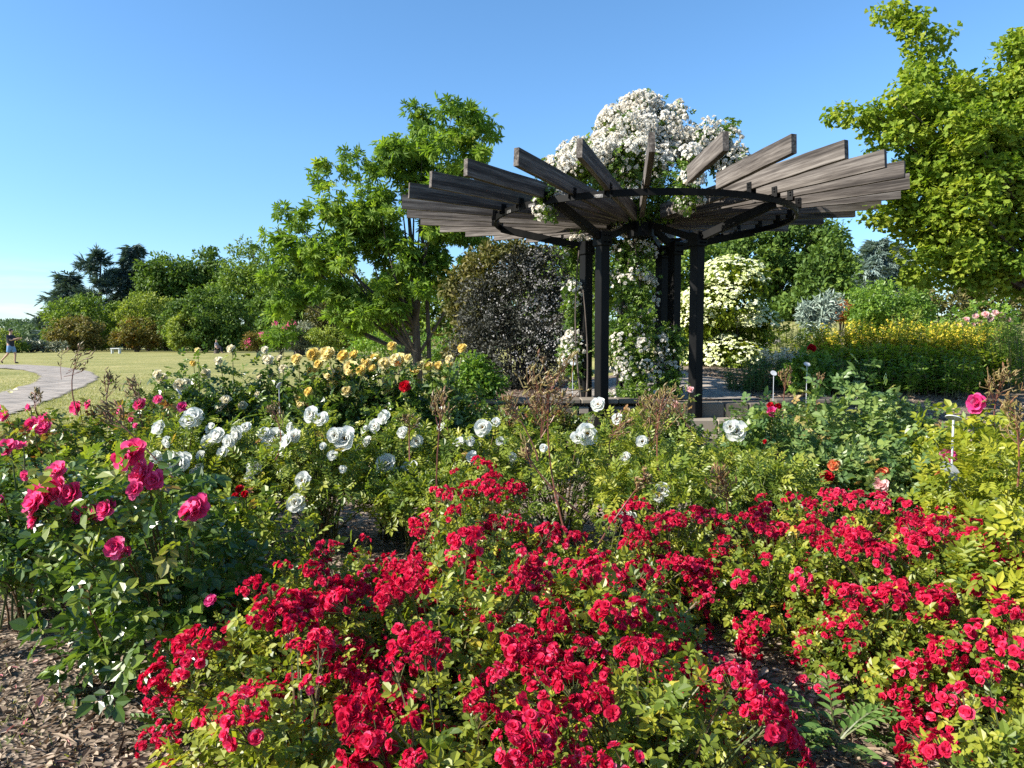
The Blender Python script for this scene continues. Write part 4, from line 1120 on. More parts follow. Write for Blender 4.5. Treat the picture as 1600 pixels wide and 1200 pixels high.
shrub('shrub', 62, 100, 'blue green shrub at the left end of the tree line against the far wooded hill', 'hill_leaf', [(68, 525, 22, 22), (50, 533, 16, 14)], 80, .8, 45, DIA, .4, group=GS, trunk_r=.06)
# flower border far across the lawn
GBd = 'plants of the flower border across the lawn'
shrub('flower_clump', 405, 52, 'small plant with red flower heads at the left end of the far border', 'russet_leaf', [(402, 532, 18, 12), (390, 537, 10, 8)], 50, .3, 40, DIA, .16, group=GBd, cat='plant')
bd = shrub('flower_clump', 440, 52, 'bright green clump with pink flower tops in the far border', 'fresh_leaf', [(440, 522, 28, 16), (425, 532, 22, 14)], 90, .35, 45, DIA, .18, group=GBd, cat='plant')
gb = Geo()
for (px, py) in [(430, 505), (450, 508), (408, 522), (445, 512), (436, 515), (418, 527), (388, 533), (456, 506)]:
    c = P(px, py, 51.3) - np.array(bd.location); n = 26
    place(gb, DIA, c + rng.normal(size=(n, 3)) * .12, rdir(n), rdir(n), .14)
gb.build('blossom', M['pink_petal'], bd)
shrub('shrub', 470, 53, 'grey green dry looking shrub in the middle of the far border', 'grey_leaf', [(475, 520, 16, 16), (465, 533, 26, 12), (455, 537, 24, 8)], 80, .35, 40, DIA, .16, group=GBd)
shrub('shrub', 510, 52, 'yellow green low shrub at the right end of the far border', 'pale_leaf', [(505, 527, 26, 16), (535, 530, 22, 16), (560, 533, 22, 14)], 120, .35, 45, DIA, .18, group=GBd)
shrub('shrub', 500, 55, 'tall rose like shrub with pale red blooms behind the far border', 'brown_leaf', [(500, 492, 22, 18), (520, 500, 22, 20), (495, 512, 18, 16)], 90, .4, 40, DIA, .18, group=GBd)
shrub('shrub', 620, 24, 'light green shrub behind the tree trunk and the yellow roses', 'fresh_leaf', [(600, 535, 50, 20), (690, 545, 40, 24), (730, 560, 40, 30)], 130, .3, 40, SIMPLE, .12, group=GBd)
shrub('shrub', 745, 8.6, 'small green shrub between the yellow roses and the near black shrub', 'fresh_leaf', [(735, 590, 26, 34), (760, 605, 20, 26)], 70, .14, 40, SIMPLE, .06)


# ------------------------------------------------------------------ perennials on the terrace
def stems_plant(name, px, d, rad, h, n, label, group, leafmat, lsize, flower=None, tpl=NARROW, cat='plant', fl=(.45, 1.0), wl=15, fsize=.03, dens=20):
    x = X(px, d); z = float(gz(x, d))
    root = thing(name, (x, d, z), label, cat, group)
    g = Geo(); gs = Geo(); gf = Geo()
    for k in range(n):
        a = rng.random() * 6.28; r = rad * math.sqrt(rng.random())
        b0 = np.array([math.cos(a) * r * .8, math.sin(a) * r * .8, -.03])
        hh = h * rng.uniform(.75, 1.08)
        b1 = np.array([math.cos(a) * r * 1.12 + rng.normal() * .04, math.sin(a) * r * 1.12 + rng.normal() * .04, hh])
        pts = bez(b0, (b0 + b1) / 2 + np.array([0, 0, .05]), b1, 5)
        tube(gs, pts, np.linspace(.004, .002, 5), 3)
        m = dens
        t = rng.uniform(.15, 1.0, m)
        pos = b0 + (b1 - b0) * t[:, None]
        dr = unit(rdir(m) * np.array([1, 1, .4]) + np.array([0, 0, .25]))
        place(g, tpl, pos, dr, np.array([0, 0, 1.]) + rdir(m) * .4, lsize * rng.uniform(.7, 1.2, m) * (1.15 - .4 * t), np.clip(rng.random() * .5 + rng.random(m) * .5, 0, 1))
        if flower:
            m = wl
            t = rng.uniform(fl[0], fl[1], m)
            pos = b0 + (b1 - b0) * t[:, None] + rng.normal(size=(m, 3)) * .022
            nn = unit(rdir(m) + np.array([-.3, -.5, .6]))
            a0 = unit(np.cross(nn, rdir(m))); b_ = np.cross(nn, a0)
            for q in (a0, b_, -a0, -b_):
                place(gf, DIA, pos, q, nn, fsize)
    gs.build('stems', M['stem'], root); g.build('foliage', M[leafmat], root)
    if flower: tag(gf.build('blossoms', M[flower], root), kind='stuff')
    return root


GLo = 'yellow loosestrife clumps on the terrace'
for (px, d, h, lab) in [(1310, 11.2, .92, 'yellow loosestrife clump at the left end of the yellow drift'), (1362, 11.0, .96, 'yellow loosestrife clump second from left, lit down its front'), (1412, 10.8, .94, 'yellow loosestrife clump mid drift, below the dome shaped shrub'), (1462, 10.8, .94, 'yellow loosestrife clump right of the middle, over the deepest shade'), (1512, 10.9, .92, 'yellow loosestrife clump at the right end, before pale pink roses')]:
    stems_plant('loosestrife', px, d, .38, h - .06, 75, lab, GLo, 'loose_leaf', .10, 'loose_bloom', wl=13, fl=(.66, 1.0), fsize=.019, tpl=LANCE)
    stems_plant('loosestrife', px + 18, d - .75, .36, h * .62, 55, lab.replace('clump', 'clump, lower and leafier,').replace('yellow loosestrife', 'front row loosestrife'), GLo, 'loose_leaf', .10, None, tpl=SIMPLE, dens=26)
GPe = 'green perennials beside the loosestrife'
stems_plant('perennial', 1245, 11.6, .42, .85, 80, 'bright green perennial clump left of the loosestrife, by the lawn gap', GPe, 'loose_leaf', .10)
stems_plant('perennial', 1262, 10.2, .36, .55, 70, 'low fine leaved green clump behind the small round white labels', GPe, 'fresh_leaf', .08)
stems_plant('perennial', 1200, 10.4, .40, .42, 80, 'feathery dark green clump spreading right of the stone steps', GPe, 'feather_leaf', .07)
stems_plant('perennial', 1165, 10.0, .30, .34, 60, 'low dark feathery plant at the edge of the terrace paving', GPe, 'feather_leaf', .07)
stems_plant('perennial', 1310, 9.7, .40, .45, 70, 'feathery dark green clump in the shade below the loosestrife', GPe, 'feather_leaf', .08)
stems_plant('perennial', 1400, 9.6, .40, .48, 60, 'shaded green clump below the middle of the loosestrife', GPe, 'fresh_leaf', .09, tpl=SIMPLE)
stems_plant('perennial', 1480, 9.5, .42, .5, 60, 'shaded leafy clump below the ginkgo branches', GPe, 'fresh_leaf', .09, tpl=SIMPLE)
stems_plant('perennial', 1560, 10.5, .48, 1.0, 90, 'tall bright green leafy clump under the ginkgo at the right', GPe, 'fresh_leaf', .09)
stems_plant('perennial', 1610, 9.8, .45, .92, 80, 'bright green leafy clump cut by the right edge', GPe, 'fresh_leaf', .09)
stems_plant('ornamental_grass', 1408, 14, .25, 1.0, 26, 'thin ornamental grass with tall pale stalks behind the loosestrife', None, 'pale_leaf', .25, tpl=BLADE, dens=8)
stems_plant('white_flower_clump', 1225, 11.0, .30, .48, 40, 'low clump of small white flowers at the lawn gap right of the steps', None, 'grey_leaf', .06, 'cream_petal', fl=(.8, 1.0), wl=6, fsize=.03)
rose_bush(X(1530, 13), 13, .75, 1.25, 'fresh_leaf', 'pale pink flowering rose bush under the ginkgo behind the loosestrife', None, [(px, py, s, 'blush', 12.4) for px, py, s in [(1510, 500, 11), (1525, 495, 10), (1540, 492, 12), (1555, 490, 11), (1565, 493, 12), (1548, 498, 10), (1520, 508, 9), (1500, 508, 10), (1575, 500, 9), (1532, 504, 9)]], tips=300, per=6, lsize=.13, canes=14, fill=.35)

# ------------------------------------------------------------------ weeds
for (px, py, s, lab) in [(1305, 1165, .17, 'jagged leaved green weed in the dark mulch at the bottom right'), (1240, 1185, .10, 'small green weed on dark mulch beside the jagged weed'), (1395, 1175, .10, 'small weed at the foot of the bottom right red rose'), (275, 1150, .12, 'green weed in leaf litter at the lower left of the red mass')]:
    Y = EYE * F / (py - 533.2) * 1.0
    x = X(px, Y) * 1.0
    # true ground hit along that line of sight
    u = P(px, py, 1.0) - np.array([0, 0, EYE]); t = -EYE / u[2]; hit = u * t
    root = thing('weed', (hit[0], hit[1], float(gz(hit[0], hit[1]))), lab, 'weed', 'weeds in the mulch')
    g = Geo(); gs = Geo()
    for k in range(9):
        a = k * .7 + rng.normal() * .2
        e = np.array([math.cos(a) * s, math.sin(a) * s, s * rng.uniform(.3, .9)])
        pts = bez((0, 0, 0), e * np.array([.5, .5, 1.0]), e, 6)
        tube(gs, pts, np.linspace(.003, .0015, 6), 3)
        n = 14
        t_ = np.linspace(.25, 1, n)
        pos = np.stack([np.interp(t_, np.linspace(0, 1, 6), pts[:, i]) for i in range(3)], 1)
        dv = unit(e)[None] * .6 + np.where(np.arange(n) % 2, 1, -1)[:, None] * np.cross(unit(e), [0, 0, 1])[None]
        place(g, SIMPLE, pos, dv, np.tile([0, 0, 1.], (n, 1)) + rdir(n) * .2, s * .32 * (1.1 - .5 * t_))
    gs.build('stems', M['stem'], root); g.build('foliage', M['weed_leaf'], root)


# ------------------------------------------------------------------ plant labels
def plant_label(px, py, Y, size, label, tilt=(-.1, -.6, .8), length=None):
    p = P(px, py, Y); z = float(gz(p[0], p[1]))
    root = thing('plant_label', (p[0], p[1], z), label, 'plant label', 'round plant labels on stakes')
    h = p[2] - z
    g = Geo(); tube(g, [(0, 0, -.1), (0, 0, h * .5), (0, 0, h - .012)], np.full(3, .006 if Y < 4.5 else .004), 8)
    g.build('stake', M['label_metal'], root)
    r = size / F * Y / 2
    g = Geo()
    th = np.arange(24) * 2 * math.pi / 24
    fr = frame_from(np.array(tilt))
    V = []
    for (rr, zz) in ((.0, .003), (r * .96, .003), (r, .0015), (r, -.0015), (r * .96, -.003), (0, -.003)):
        for t in th: V.append(fr @ np.array([rr * math.cos(t), rr * math.sin(t) * .82, zz]))
    f = [[i * 24 + j, (i + 1) * 24 + j, (i + 1) * 24 + (j + 1) % 24, i * 24 + (j + 1) % 24] for i in range(5) for j in range(24)]
    g.add(np.array(V) + np.array([0, 0, h]), f, .5)
    g.build('plate', M['label_metal'], root)
    return root


plant_label(1485, 736, 3.55, 36, 'oval grey plant label facing the viewer beside salmon roses at the right', (.25, -.8, .55))
plant_label(1490, 653, 3.9, 24, 'plant label tilted edge on above a magenta bloom at the right', (.35, .35, .9))
plant_label(1209, 583, 8.0, 10, 'small round white plant label on a thin stake, left of two near the steps', (0, -.9, .4))
plant_label(1261, 569, 8.2, 10, 'small round white plant label right of two below the red bloom', (0, -.7, .6))
plant_label(895, 568, 9.0, 9, 'small round plant label left of the back left pergola post', (0, -.7, .6))
plant_label(280, 612, 5.6, 13, 'plant label seen side on among the cream roses at the left', (.8, .2, .6))
plant_label(436, 602, 5.7, 13, 'plant label seen side on between cream and yellow roses', (-.8, .2, .6))

# ------------------------------------------------------------------ wall, steps, paving
def stone_wall(x0, x1, label):
    root = thing('retaining_wall', ((x0 + x1) / 2, 8.72, 0), label, 'stone wall')
    g = Geo()
    z = -.05
    while z < .46:
        hh = rng.uniform(.035, .10)
        if z + hh > .5: hh = .5 - z
        x = x0
        while x < x1:
            w = min(rng.uniform(.12, .6), x1 - x)
            dy = rng.uniform(-.035, .03)
            if w > .05:
                box(g, (x + .004 - (x0 + x1) / 2, -.15 + dy, z + .003), (x + w - .004 - (x0 + x1) / 2, .16, z + hh - .003), bev=.008)
            x += w
        z += hh
    x = x0
    while x < x1 - .1:
        w = min(rng.uniform(.35, .7), x1 - x)
        box(g, (x + .004 - (x0 + x1) / 2, -.20 + rng.uniform(-.015, .015), .502), (x + w - .004 - (x0 + x1) / 2, .17, .555), bev=.01)
        x += w
    g.build('stones', M['stone'], root)


stone_wall(-1.0, 1.95, 'low dry stone wall holding the terrace left of the pergola steps')
stone_wall(3.15, 4.4, 'low dry stone wall holding the terrace right of the steps, behind mixed roses')
root = thing('stone_steps', (2.55, 8.4, 0), 'worn stone steps up to the terrace beside the front right pergola post', 'steps')
for k in range(3):
    g = Geo()
    x = -.59
    while x < .58:
        w = min(rng.uniform(.25, .5), .59 - x)
        box(g, (x + .004, -.42 + k * .28, -.05 + (k * .17 if k else 0)), (x + w - .004, -.42 + k * .28 + (.30 if k < 2 else .36), .17 * (k + 1)), bev=.012)
        x += w
    g.build('step', M['stone'], root)


def sheet(name, poly, mat, res, off, kind='structure', flatz=None):
    """area inside a polygon as a fine grid that follows the ground"""
    poly = np.array(poly, float)
    x0, y0 = poly.min(0); x1, y1 = poly.max(0)
    nx = max(2, int((x1 - x0) / res)); ny = max(2, int((y1 - y0) / res))
    gx = np.linspace(x0, x1, nx + 1); gy = np.linspace(y0, y1, ny + 1)
    A, Bq = np.meshgrid(gx, gy)
    cx = (A[:-1, :-1] + A[1:, 1:]) / 2; cy = (Bq[:-1, :-1] + Bq[1:, 1:]) / 2
    ins = np.zeros(cx.shape, bool)
    n = len(poly)
    for i in range(n):
        (xa, ya), (xb, yb) = poly[i], poly[(i + 1) % n]
        c = ((ya > cy) != (yb > cy)) & (cx < (xb - xa) * (cy - ya) / (yb - ya + 1e-12) + xa)
        ins ^= c
    V = np.stack([A, Bq, gz(A, Bq) + off], -1).reshape(-1, 3)
    jj, ii = np.nonzero(ins)
    a = jj * (nx + 1) + ii
    f = np.stack([a, a + 1, a + nx + 2, a + nx + 1], 1)
    used, inv = np.unique(f, return_inverse=True)
    g = Geo(); g.add(V[used], inv.reshape(f.shape), .5)
    o = g.build(name, M[mat], None, True)
    return tag(o, kind=kind)


def ground_hit(px, py):
    u = P(px, py, 1.0) - np.array([0, 0, EYE])
    t = np.linspace(1, 160, 4000)
    pt = u[None] * t[:, None]
    h = EYE + pt[:, 2] - gz(pt[:, 0], pt[:, 1])
    i = np.argmax(h < 0)
    return pt[i, :2]


outl = [(-260, 571), (-60, 570.5), (40, 570.5), (90, 573), (140, 581), (153, 589), (146, 597), (110, 612), (60, 632), (0, 655), (-120, 700), (-300, 700), (-300, 665), (-120, 645), (-20, 622), (0, 615.5), (40, 603.5), (58, 596), (63, 589), (55, 583), (35, 578.5), (0, 576), (-60, 575), (-260, 575)]
sheet('path', [ground_hit(*q) for q in outl], 'paving', .12, .022)
sheet('terrace_path', [(1.95, 9.0), (3.1, 9.0), (3.4, 10.5), (3.0, 13), (1.2, 12.8), (.6, 10.4), (1.0, 9.3)], 'paving', .08, .012)
far_path = [ground_hit(*q) for q in [(1170, 556), (1215, 536), (1222, 530), (1205, 530), (1150, 545)]]
sheet('far_path', far_path, 'paving', .2, .02)

# ------------------------------------------------------------------ ground
ys = np.concatenate([np.arange(-2, 8.86, .12), [8.88, 8.92], np.arange(9.0, 20, .2), np.geomspace(20, 400, 70)[0:], np.geomspace(420, 3000, 14)])
xs = np.concatenate([-np.geomspace(12.3, 2500, 50)[::-1], np.arange(-12, 12.01, .2), np.geomspace(12.3, 2500, 50)])
A, Bq = np.meshgrid(xs, ys)
V = np.stack([A, Bq, gz(A, Bq)], -1).reshape(-1, 3)
nx, ny = len(xs), len(ys)
jj, ii = np.meshgrid(np.arange(ny - 1), np.arange(nx - 1), indexing='ij')
a = (jj * nx + ii).ravel()
Fq = np.stack([a, a + 1, a + nx + 1, a + nx], 1)
cx = (A[:-1, :-1] + A[1:, 1:]).ravel() / 2; cy = (Bq[:-1, :-1] + Bq[1:, 1:]).ravel() / 2


def lawn_mask(x, y):
    wob = .35 * np.sin(x * 1.3) + .2 * np.sin(x * 3.1 + 1)
    left = (y > 8.3 + wob) & (x < -1.2 - (y - 8) * .04) & (y < 130)
    left |= (y > 13.6) & (x < 2.2) & (y < 130)
    right = (y > 16) & (x >= 2.2) & (y < 130)
    return left | right


lm = lawn_mask(cx, cy)
for nm_, mk, mt in (('ground', ~lm, 'mulch'), ('lawn', lm, 'lawn')):
    f = Fq[mk]
    used, inv = np.unique(f, return_inverse=True)
    g = Geo(); g.add(V[used], inv.reshape(f.shape), .5)
    tag(g.build(nm_, M[mt], None, True), kind='structure')

# grass blades (uncountable)
g = Geo()
n = 170000
px_ = rng.uniform(-60, 760, n); yy = 8.6 + 60 * rng.random(n) ** 2.3
xx = (px_ - 800) / F * yy
k = lawn_mask(xx, yy)
xx, yy = xx[k], yy[k]
# keep the path clear


def inpoly(x, y, poly):
    ins = np.zeros(len(x), bool); poly = np.array(poly)
    for i in range(len(poly)):
        (xa, ya), (xb, yb) = poly[i], poly[(i + 1) % len(poly)]
        ins ^= ((ya > y) != (yb > y)) & (x < (xb - xa) * (y - ya) / (yb - ya + 1e-12) + xa)
    return ins


k = ~inpoly(xx, yy, [ground_hit(*q) for q in outl])
xx, yy = xx[k], yy[k]
pos = np.stack([xx, yy, gz(xx, yy) - .004], 1)
place(g, BLADE, pos, rdir(len(pos)) * .8 + np.array([0, 0, .9]), rdir(len(pos)), rng.uniform(.025, .065, len(pos)) * np.where(yy > 24, .7, 1))
n = 5000
xx = rng.uniform(-2.6, -1.0, n); yy = rng.uniform(1.9, 3.2, n)
dn = np.sin(xx * 9 + 1) * np.sin(yy * 8) + rng.normal(size=n) * .5
k = (dn > .75) & (yy < 2.9) | ((xx + yy * .55 < -.15) & (dn > -.2) & (yy < 2.5))
xx, yy = xx[k], yy[k]
pos = np.stack([xx, yy, gz(xx, yy) - .004], 1)
place(g, BLADE, pos, rdir(len(pos)) * .8 + np.array([0, 0, .8]), rdir(len(pos)), rng.uniform(.015, .045, len(pos)))
tag(g.build('grass', M['grass']), 'short dry grass blades on the lawn and in the near left corner', 'grass', kind='stuff')
# leaf litter and bark chips on the bed
g = Geo()
n = 34000
yy = 1.6 + 7.2 * rng.random(n) ** 1.5
px_ = rng.uniform(-80, 1680, n)
xx = (px_ - 800) / F * yy
k = ~lawn_mask(xx, yy) | (rng.random(n) < .3)
xx, yy = xx[k], yy[k]; n = len(xx)
pos = np.stack([xx, yy, gz(xx, yy) + rng.uniform(.0, .018, n)], 1)
place(g, SIMPLE, pos, rdir(n) * np.array([1, 1, .3]), np.array([0, 0, 1.]) + rdir(n) * .55, rng.uniform(.006, .04, n) * np.where(rng.random(n) < .1, 1.5, 1))
n = 7000
xx = rng.uniform(-1.3, 6, n); yy = rng.uniform(9.0, 13, n)
k = ~inpoly(xx, yy, [(1.95, 9.0), (3.1, 9.0), (3.4, 10.5), (3.0, 13), (1.2, 12.8), (.6, 10.4), (1.0, 9.3)])
xx, yy = xx[k], yy[k]; n = len(xx)
pos = np.stack([xx, yy, gz(xx, yy) + .01], 1)
place(g, SIMPLE, pos, rdir(n) * np.array([1, 1, .3]), np.array([0, 0, 1.]) + rdir(n) * .5, rng.uniform(.03, .07, n))
n = 5000
yy = 1.6 + 5 * rng.random(n) ** 1.5; px_ = rng.uniform(-80, 1680, n); xx = (px_ - 800) / F * yy
pos = np.stack([xx, yy, gz(xx, yy) + rng.uniform(.002, .02, n)], 1)
place(g, (NARROW[0] * np.array([1, .35, 1]), NARROW[1]), pos, rdir(n) * np.array([1, 1, .2]), np.array([0, 0, 1.]) + rdir(n) * .3, rng.uniform(.03, .12, n))
tag(g.build('leaf_litter', M['litter']), 'dry leaves and bark chips lying over the mulch of the rose bed', 'leaf litter', kind='stuff')

# far hill and its wood
hx = np.linspace(-1500, 900, 80); hy = np.linspace(330, 1500, 40)
A, Bq = np.meshgrid(hx, hy)


def hz(x, y):
    return -14 + 27 * smooth(330, 760, y) + 2.5 * np.sin(x * .011 + 1) + 1.5 * np.sin(x * .03)


V = np.stack([A, Bq, hz(A, Bq)], -1).reshape(-1, 3)
jj, ii = np.meshgrid(np.arange(39), np.arange(79), indexing='ij'); a = (jj * 80 + ii).ravel()
g = Geo(); g.add(V, np.stack([a, a + 1, a + 81, a + 80], 1), .5)
tag(g.build('hill', M['lawn'], None, True), kind='structure')
g = Geo()
n = 2600
px_ = rng.uniform(-150, 1200, n); yy = rng.uniform(340, 820, n); xx = (px_ - 800) / F * yy
C = np.stack([xx, yy, hz(xx, yy) + 3], 1)
per = 34
d = rdir(n * per); d[:, 2] = abs(d[:, 2])
rad = np.repeat(rng.uniform(3, 6.5, n), per)
pos = np.repeat(C, per, 0) + d * rad[:, None] * np.array([1, 1, 1.0])
rn = np.clip(np.repeat(rng.random(n), per) * .7 + rng.random(n * per) * .3, 0, 1)
place(g, DIA, pos, unit(rdir(n * per) + d * .3), d + rdir(n * per) * .5, rng.uniform(1.6, 3.0, n * per), rn)
tag(g.build('far_wood', M['hill_leaf']), 'wooded ridge in the blue distance beyond the lawn at the left', 'wood', kind='stuff')


# ------------------------------------------------------------------ people and bench
def skin_part(name, mat, parent, chains, sub=1):
    """chains of (x, y, z, radius); the first point of a chain may be an index into earlier points"""
    V, E_, Rr = [], [], []
    for ch in chains:
        prev = None
        for it in ch:
            if isinstance(it, int):
                prev = it; continue
            V.append(it[:3]); Rr.append(it[3]); i = len(V) - 1
            if prev is not None: E_.append((prev, i))
            prev = i
    me = bpy.data.meshes.new(name); me.from_pydata(V, E_, []); me.materials.append(M[mat])
    o = bpy.data.objects.new(name, me); COL.objects.link(o); o.parent = parent
    m = o.modifiers.new('skin', 'SKIN')
    if not me.skin_vertices:
        bpy.context.view_layer.objects.active = o
    sv = me.skin_vertices[0].data
    for i, r in enumerate(Rr): sv[i].radius = (r, r)
    sv[0].use_root = True
    s = o.modifiers.new('sub', 'SUBSURF'); s.levels = sub; s.render_levels = sub
    return o


def walker():
    p = P(17, 560, 36.5)
    z = float(gz(p[0], p[1]))
    root = thing('person', (p[0], p[1], z), 'person in dark T-shirt and blue shorts walking over the lawn, arms raised in front', 'person')
    # faces +x; y is across the body
    ch = [[(0, 0, .93, .13), (.02, 0, 1.12, .13), (.03, 0, 1.32, .15), (.035, 0, 1.46, .07), (.05, 0, 1.55, .055), (.07, 0, 1.63, .085), (.08, 0, 1.72, .08)],
          [0, (.06, .1, .86, .095), (.17, .1, .50, .06), (.13, .1, .12, .038), (.16, .1, .045, .04), (.29, .1, .03, .03)],
          [0, (.0, -.1, .86, .095), (-.06, -.1, .50, .06), (-.36, -.1, .20, .038), (-.42, -.1, .13, .036), (-.36, -.1, .03, .028)],
          [2, (.03, .19, 1.38, .055), (.16, .21, 1.17, .042), (.42, .12, 1.27, .03), (.50, .09, 1.29, .026), (.57, .08, 1.30, .012)],
          [2, (.03, -.19, 1.38, .055), (.16, -.21, 1.17, .042), (.42, -.12, 1.27, .03), (.50, -.09, 1.29, .026), (.57, -.08, 1.30, .012)]]
    ch += [[5, (.155, 0, 1.625, .014)]]                      # nose
    skin_part('body', 'skin', root, ch, 2)
    skin_part('shirt', 'navy', root, [[(.0, 0, .80, .17), (.01, 0, .95, .175), (.02, 0, 1.10, .17), (.03, 0, 1.32, .185), (.035, 0, 1.45, .10)], [3, (.03, .2, 1.375, .085), (.12, .215, 1.22, .075)], [3, (.03, -.2, 1.375, .085), (.12, -.215, 1.22, .075)]], 2)
    skin_part('shorts', 'denim', root, [[(0, 0, 1.0, .14), (0, 0, .9, .15)], [1, (.07, .1, .80, .115), (.145, .1, .53, .09)], [1, (.0, -.1, .80, .115), (-.05, -.1, .53, .09)]], 2)
    skin_part('hair', 'hair', root, [[(.015, 0, 1.60, .09), (.035, 0, 1.70, .105), (.065, 0, 1.78, .075)]], 2)
    skin_part('shoe', 'shoe', root, [[(.13, .1, .05, .045), (.22, .1, .035, .043), (.31, .1, .03, .035)]], 1)
    skin_part('shoe', 'shoe', root, [[(-.44, -.1, .14, .045), (-.39, -.1, .07, .043), (-.35, -.1, .01, .035)]], 1)
    return root


walker()


def sitter():
    p = P(338, 538, 66)
    root = thing('person', (p[0], p[1], float(gz(p[0], p[1]))), 'person in grey sitting in the shade of the large dark domed shrub', 'person')
    z0 = .1
    ch = [[(0, 0, .38 + z0, .14), (-.03, 0, .6 + z0, .14), (-.02, 0, .82 + z0, .15), (0, 0, .95 + z0, .06), (.02, 0, 1.08 + z0, .09), (.03, 0, 1.17 + z0, .085)],
          [0, (.12, .1, .38 + z0, .09), (.45, .12, .46 + z0, .06), (.5, .12, .1, .045), (.62, .12, .05, .035)],
          [0, (.12, -.1, .38 + z0, .09), (.45, -.12, .46 + z0, .06), (.5, -.12, .1, .045), (.62, -.12, .05, .035)],
          [2, (0, .19, .86 + z0, .055), (.08, .22, .64 + z0, .042), (.3, .14, .56 + z0, .032), (.38, .12, .55 + z0, .02)],
          [2, (0, -.19, .86 + z0, .055), (.08, -.22, .64 + z0, .042), (.3, -.14, .56 + z0, .032), (.38, -.12, .55 + z0, .02)]]
    skin_part('body', 'skin', root, ch, 2)
    skin_part('shirt', 'grey_cloth', root, [[(0, 0, .40 + z0, .155), (-.03, 0, .6 + z0, .155), (-.02, 0, .82 + z0, .165), (0, 0, .92 + z0, .08)], [2, (0, .2, .85 + z0, .07), (.06, .22, .7 + z0, .06)], [2, (0, -.2, .85 + z0, .07), (.06, -.22, .7 + z0, .06)]], 2)
    skin_part('trousers', 'navy', root, [[(0, 0, .40 + z0, .15), (.1, 0, .39 + z0, .13)], [1, (.2, .1, .41 + z0, .095), (.46, .12, .46 + z0, .075), (.5, .12, .14, .058)], [1, (.2, -.1, .41 + z0, .095), (.46, -.12, .46 + z0, .075), (.5, -.12, .14, .058)]], 2)
    skin_part('hair', 'hair', root, [[(-.02, 0, 1.1 + z0, .085), (.01, 0, 1.19 + z0, .08)]], 2)
    # the low stump it sits on
    st = thing('tree_stump', (p[0], p[1], float(gz(p[0], p[1]))), 'low stump under the seated person in the shade', 'stump')
    g = Geo(); tube(g, [(0, 0, -.05), (0, 0, .02), (0, 0, .33), (0, 0, .34)], [.26, .24, .2, .02], 12)
    g.build('wood', M['bark'], st)


sitter()
p = P(181, 543, 66)
root = thing('bench', (p[0], p[1], float(gz(p[0], p[1]))), 'small white backless bench standing before the russet shrub', 'bench')
g = Geo(); box(g, (-.42, -.2, .42), (.42, .2, .5), bev=.01); g.build('seat', M['white_paint'], root)
for s_ in (-1, 1):
    g = Geo(); box(g, (s_ * .34 - .05, -.16, -.05), (s_ * .34 + .05, .16, .418), bev=.01); g.build('leg', M['white_paint'], root)

# ------------------------------------------------------------------ light
EL, AZ = 33, 17       # sun from the left, a little from behind the camera
sv = Vector((-math.cos(R(EL)) * math.cos(R(AZ)), -math.cos(R(EL)) * math.sin(R(AZ)), math.sin(R(EL))))
sl = bpy.data.lights.new('sun', 'SUN'); sl.energy = 4.8; sl.angle = R(.53); sl.color = (1, .95, .86)
so = bpy.data.objects.new('sun', sl); COL.objects.link(so); so.rotation_mode = 'QUATERNION'
so.rotation_quaternion = sv.to_track_quat('Z', 'Y')
so.location = (-20, -5, 25)
w = bpy.data.worlds.new('World'); scene.world = w; w.use_nodes = True
nt = w.node_tree; nt.nodes.clear()
sky = nt.nodes.new('ShaderNodeTexSky'); sky.sky_type = 'NISHITA'; sky.sun_disc = False
sky.sun_elevation = R(EL); sky.sun_rotation = math.atan2(sv.x, sv.y)
sky.air_density = 1.0; sky.dust_density = .25; sky.ozone_density = 3.0; sky.altitude = 100
bg = nt.nodes.new('ShaderNodeBackground'); bg.inputs[1].default_value = .098
out = nt.nodes.new('ShaderNodeOutputWorld')
hs = nt.nodes.new('ShaderNodeHueSaturation'); hs.inputs['Saturation'].default_value = 1.16; hs.inputs['Hue'].default_value = .498
nt.links.new(sky.outputs[0], hs.inputs['Color']); tcw = nt.nodes.new('ShaderNodeTexCoord'); sxyz = nt.nodes.new('ShaderNodeSeparateXYZ')
nt.links.new(tcw.outputs['Generated'], sxyz.inputs[0])
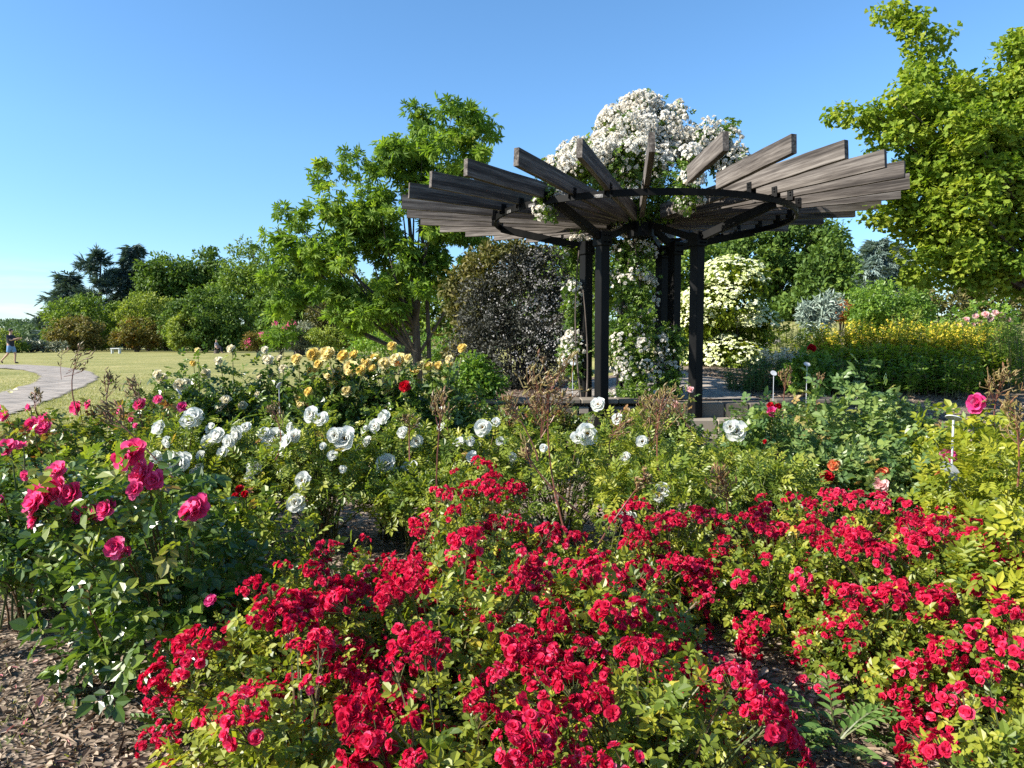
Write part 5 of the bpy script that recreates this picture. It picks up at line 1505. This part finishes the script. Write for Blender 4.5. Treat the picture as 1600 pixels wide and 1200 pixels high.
rw = ramp_node(nt.nodes, [(.58, .70, .86, 0), (.66, .77, .92, .06), (.9, .95, 1.0, .25), (1, 1, 1, .5)])
nt.links.new(sxyz.outputs[2], rw.inputs[0])
mw = nt.nodes.new('ShaderNodeMix'); mw.data_type = 'RGBA'; mw.blend_type = 'MULTIPLY'; mw.inputs[0].default_value = 1
nt.links.new(hs.outputs[0], mw.inputs[6]); nt.links.new(rw.outputs[0], mw.inputs[7])
# thin cloud low over the horizon
mpw = nt.nodes.new('ShaderNodeMapping'); mpw.inputs['Scale'].default_value = (7, 7, 55)
nt.links.new(tcw.outputs['Generated'], mpw.inputs[0])
nzw = nt.nodes.new('ShaderNodeTexNoise'); nzw.inputs['Scale'].default_value = 1.3; nzw.inputs['Detail'].default_value = 6
nt.links.new(mpw.outputs[0], nzw.inputs['Vector'])
rc = ramp_node(nt.nodes, [(0, 0, 0, .50), (1, 1, 1, .68)]); nt.links.new(nzw.outputs[0], rc.inputs[0])
rl = ramp_node(nt.nodes, [(.55, .55, .55, .0), (.4, .4, .4, .05), (0, 0, 0, .10)]); nt.links.new(sxyz.outputs[2], rl.inputs[0])
mm = nt.nodes.new('ShaderNodeMath'); mm.operation = 'MULTIPLY'; nt.links.new(rc.outputs[0], mm.inputs[0]); nt.links.new(rl.outputs[0], mm.inputs[1])
mc = nt.nodes.new('ShaderNodeMix'); mc.data_type = 'RGBA'; nt.links.new(mm.outputs[0], mc.inputs[0])
nt.links.new(mw.outputs[2], mc.inputs[6]); mc.inputs[7].default_value = (4.6, 4.7, 4.8, 1)
nt.links.new(mc.outputs[2], bg.inputs[0]); nt.links.new(bg.outputs[0], out.inputs[0])
scene.view_settings.view_transform = 'Standard'
scene.view_settings.look = 'None'
scene.view_settings.exposure = 1.35
scene.view_settings.gamma = 1
scene.cycles.max_bounces = 6
scene.cycles.diffuse_bounces = 3
scene.cycles.glossy_bounces = 2
scene.cycles.transmission_bounces = 4
scene.cycles.transparent_max_bounces = 4
scene.cycles.sample_clamp_indirect = 6
scene.cycles.use_denoising = False
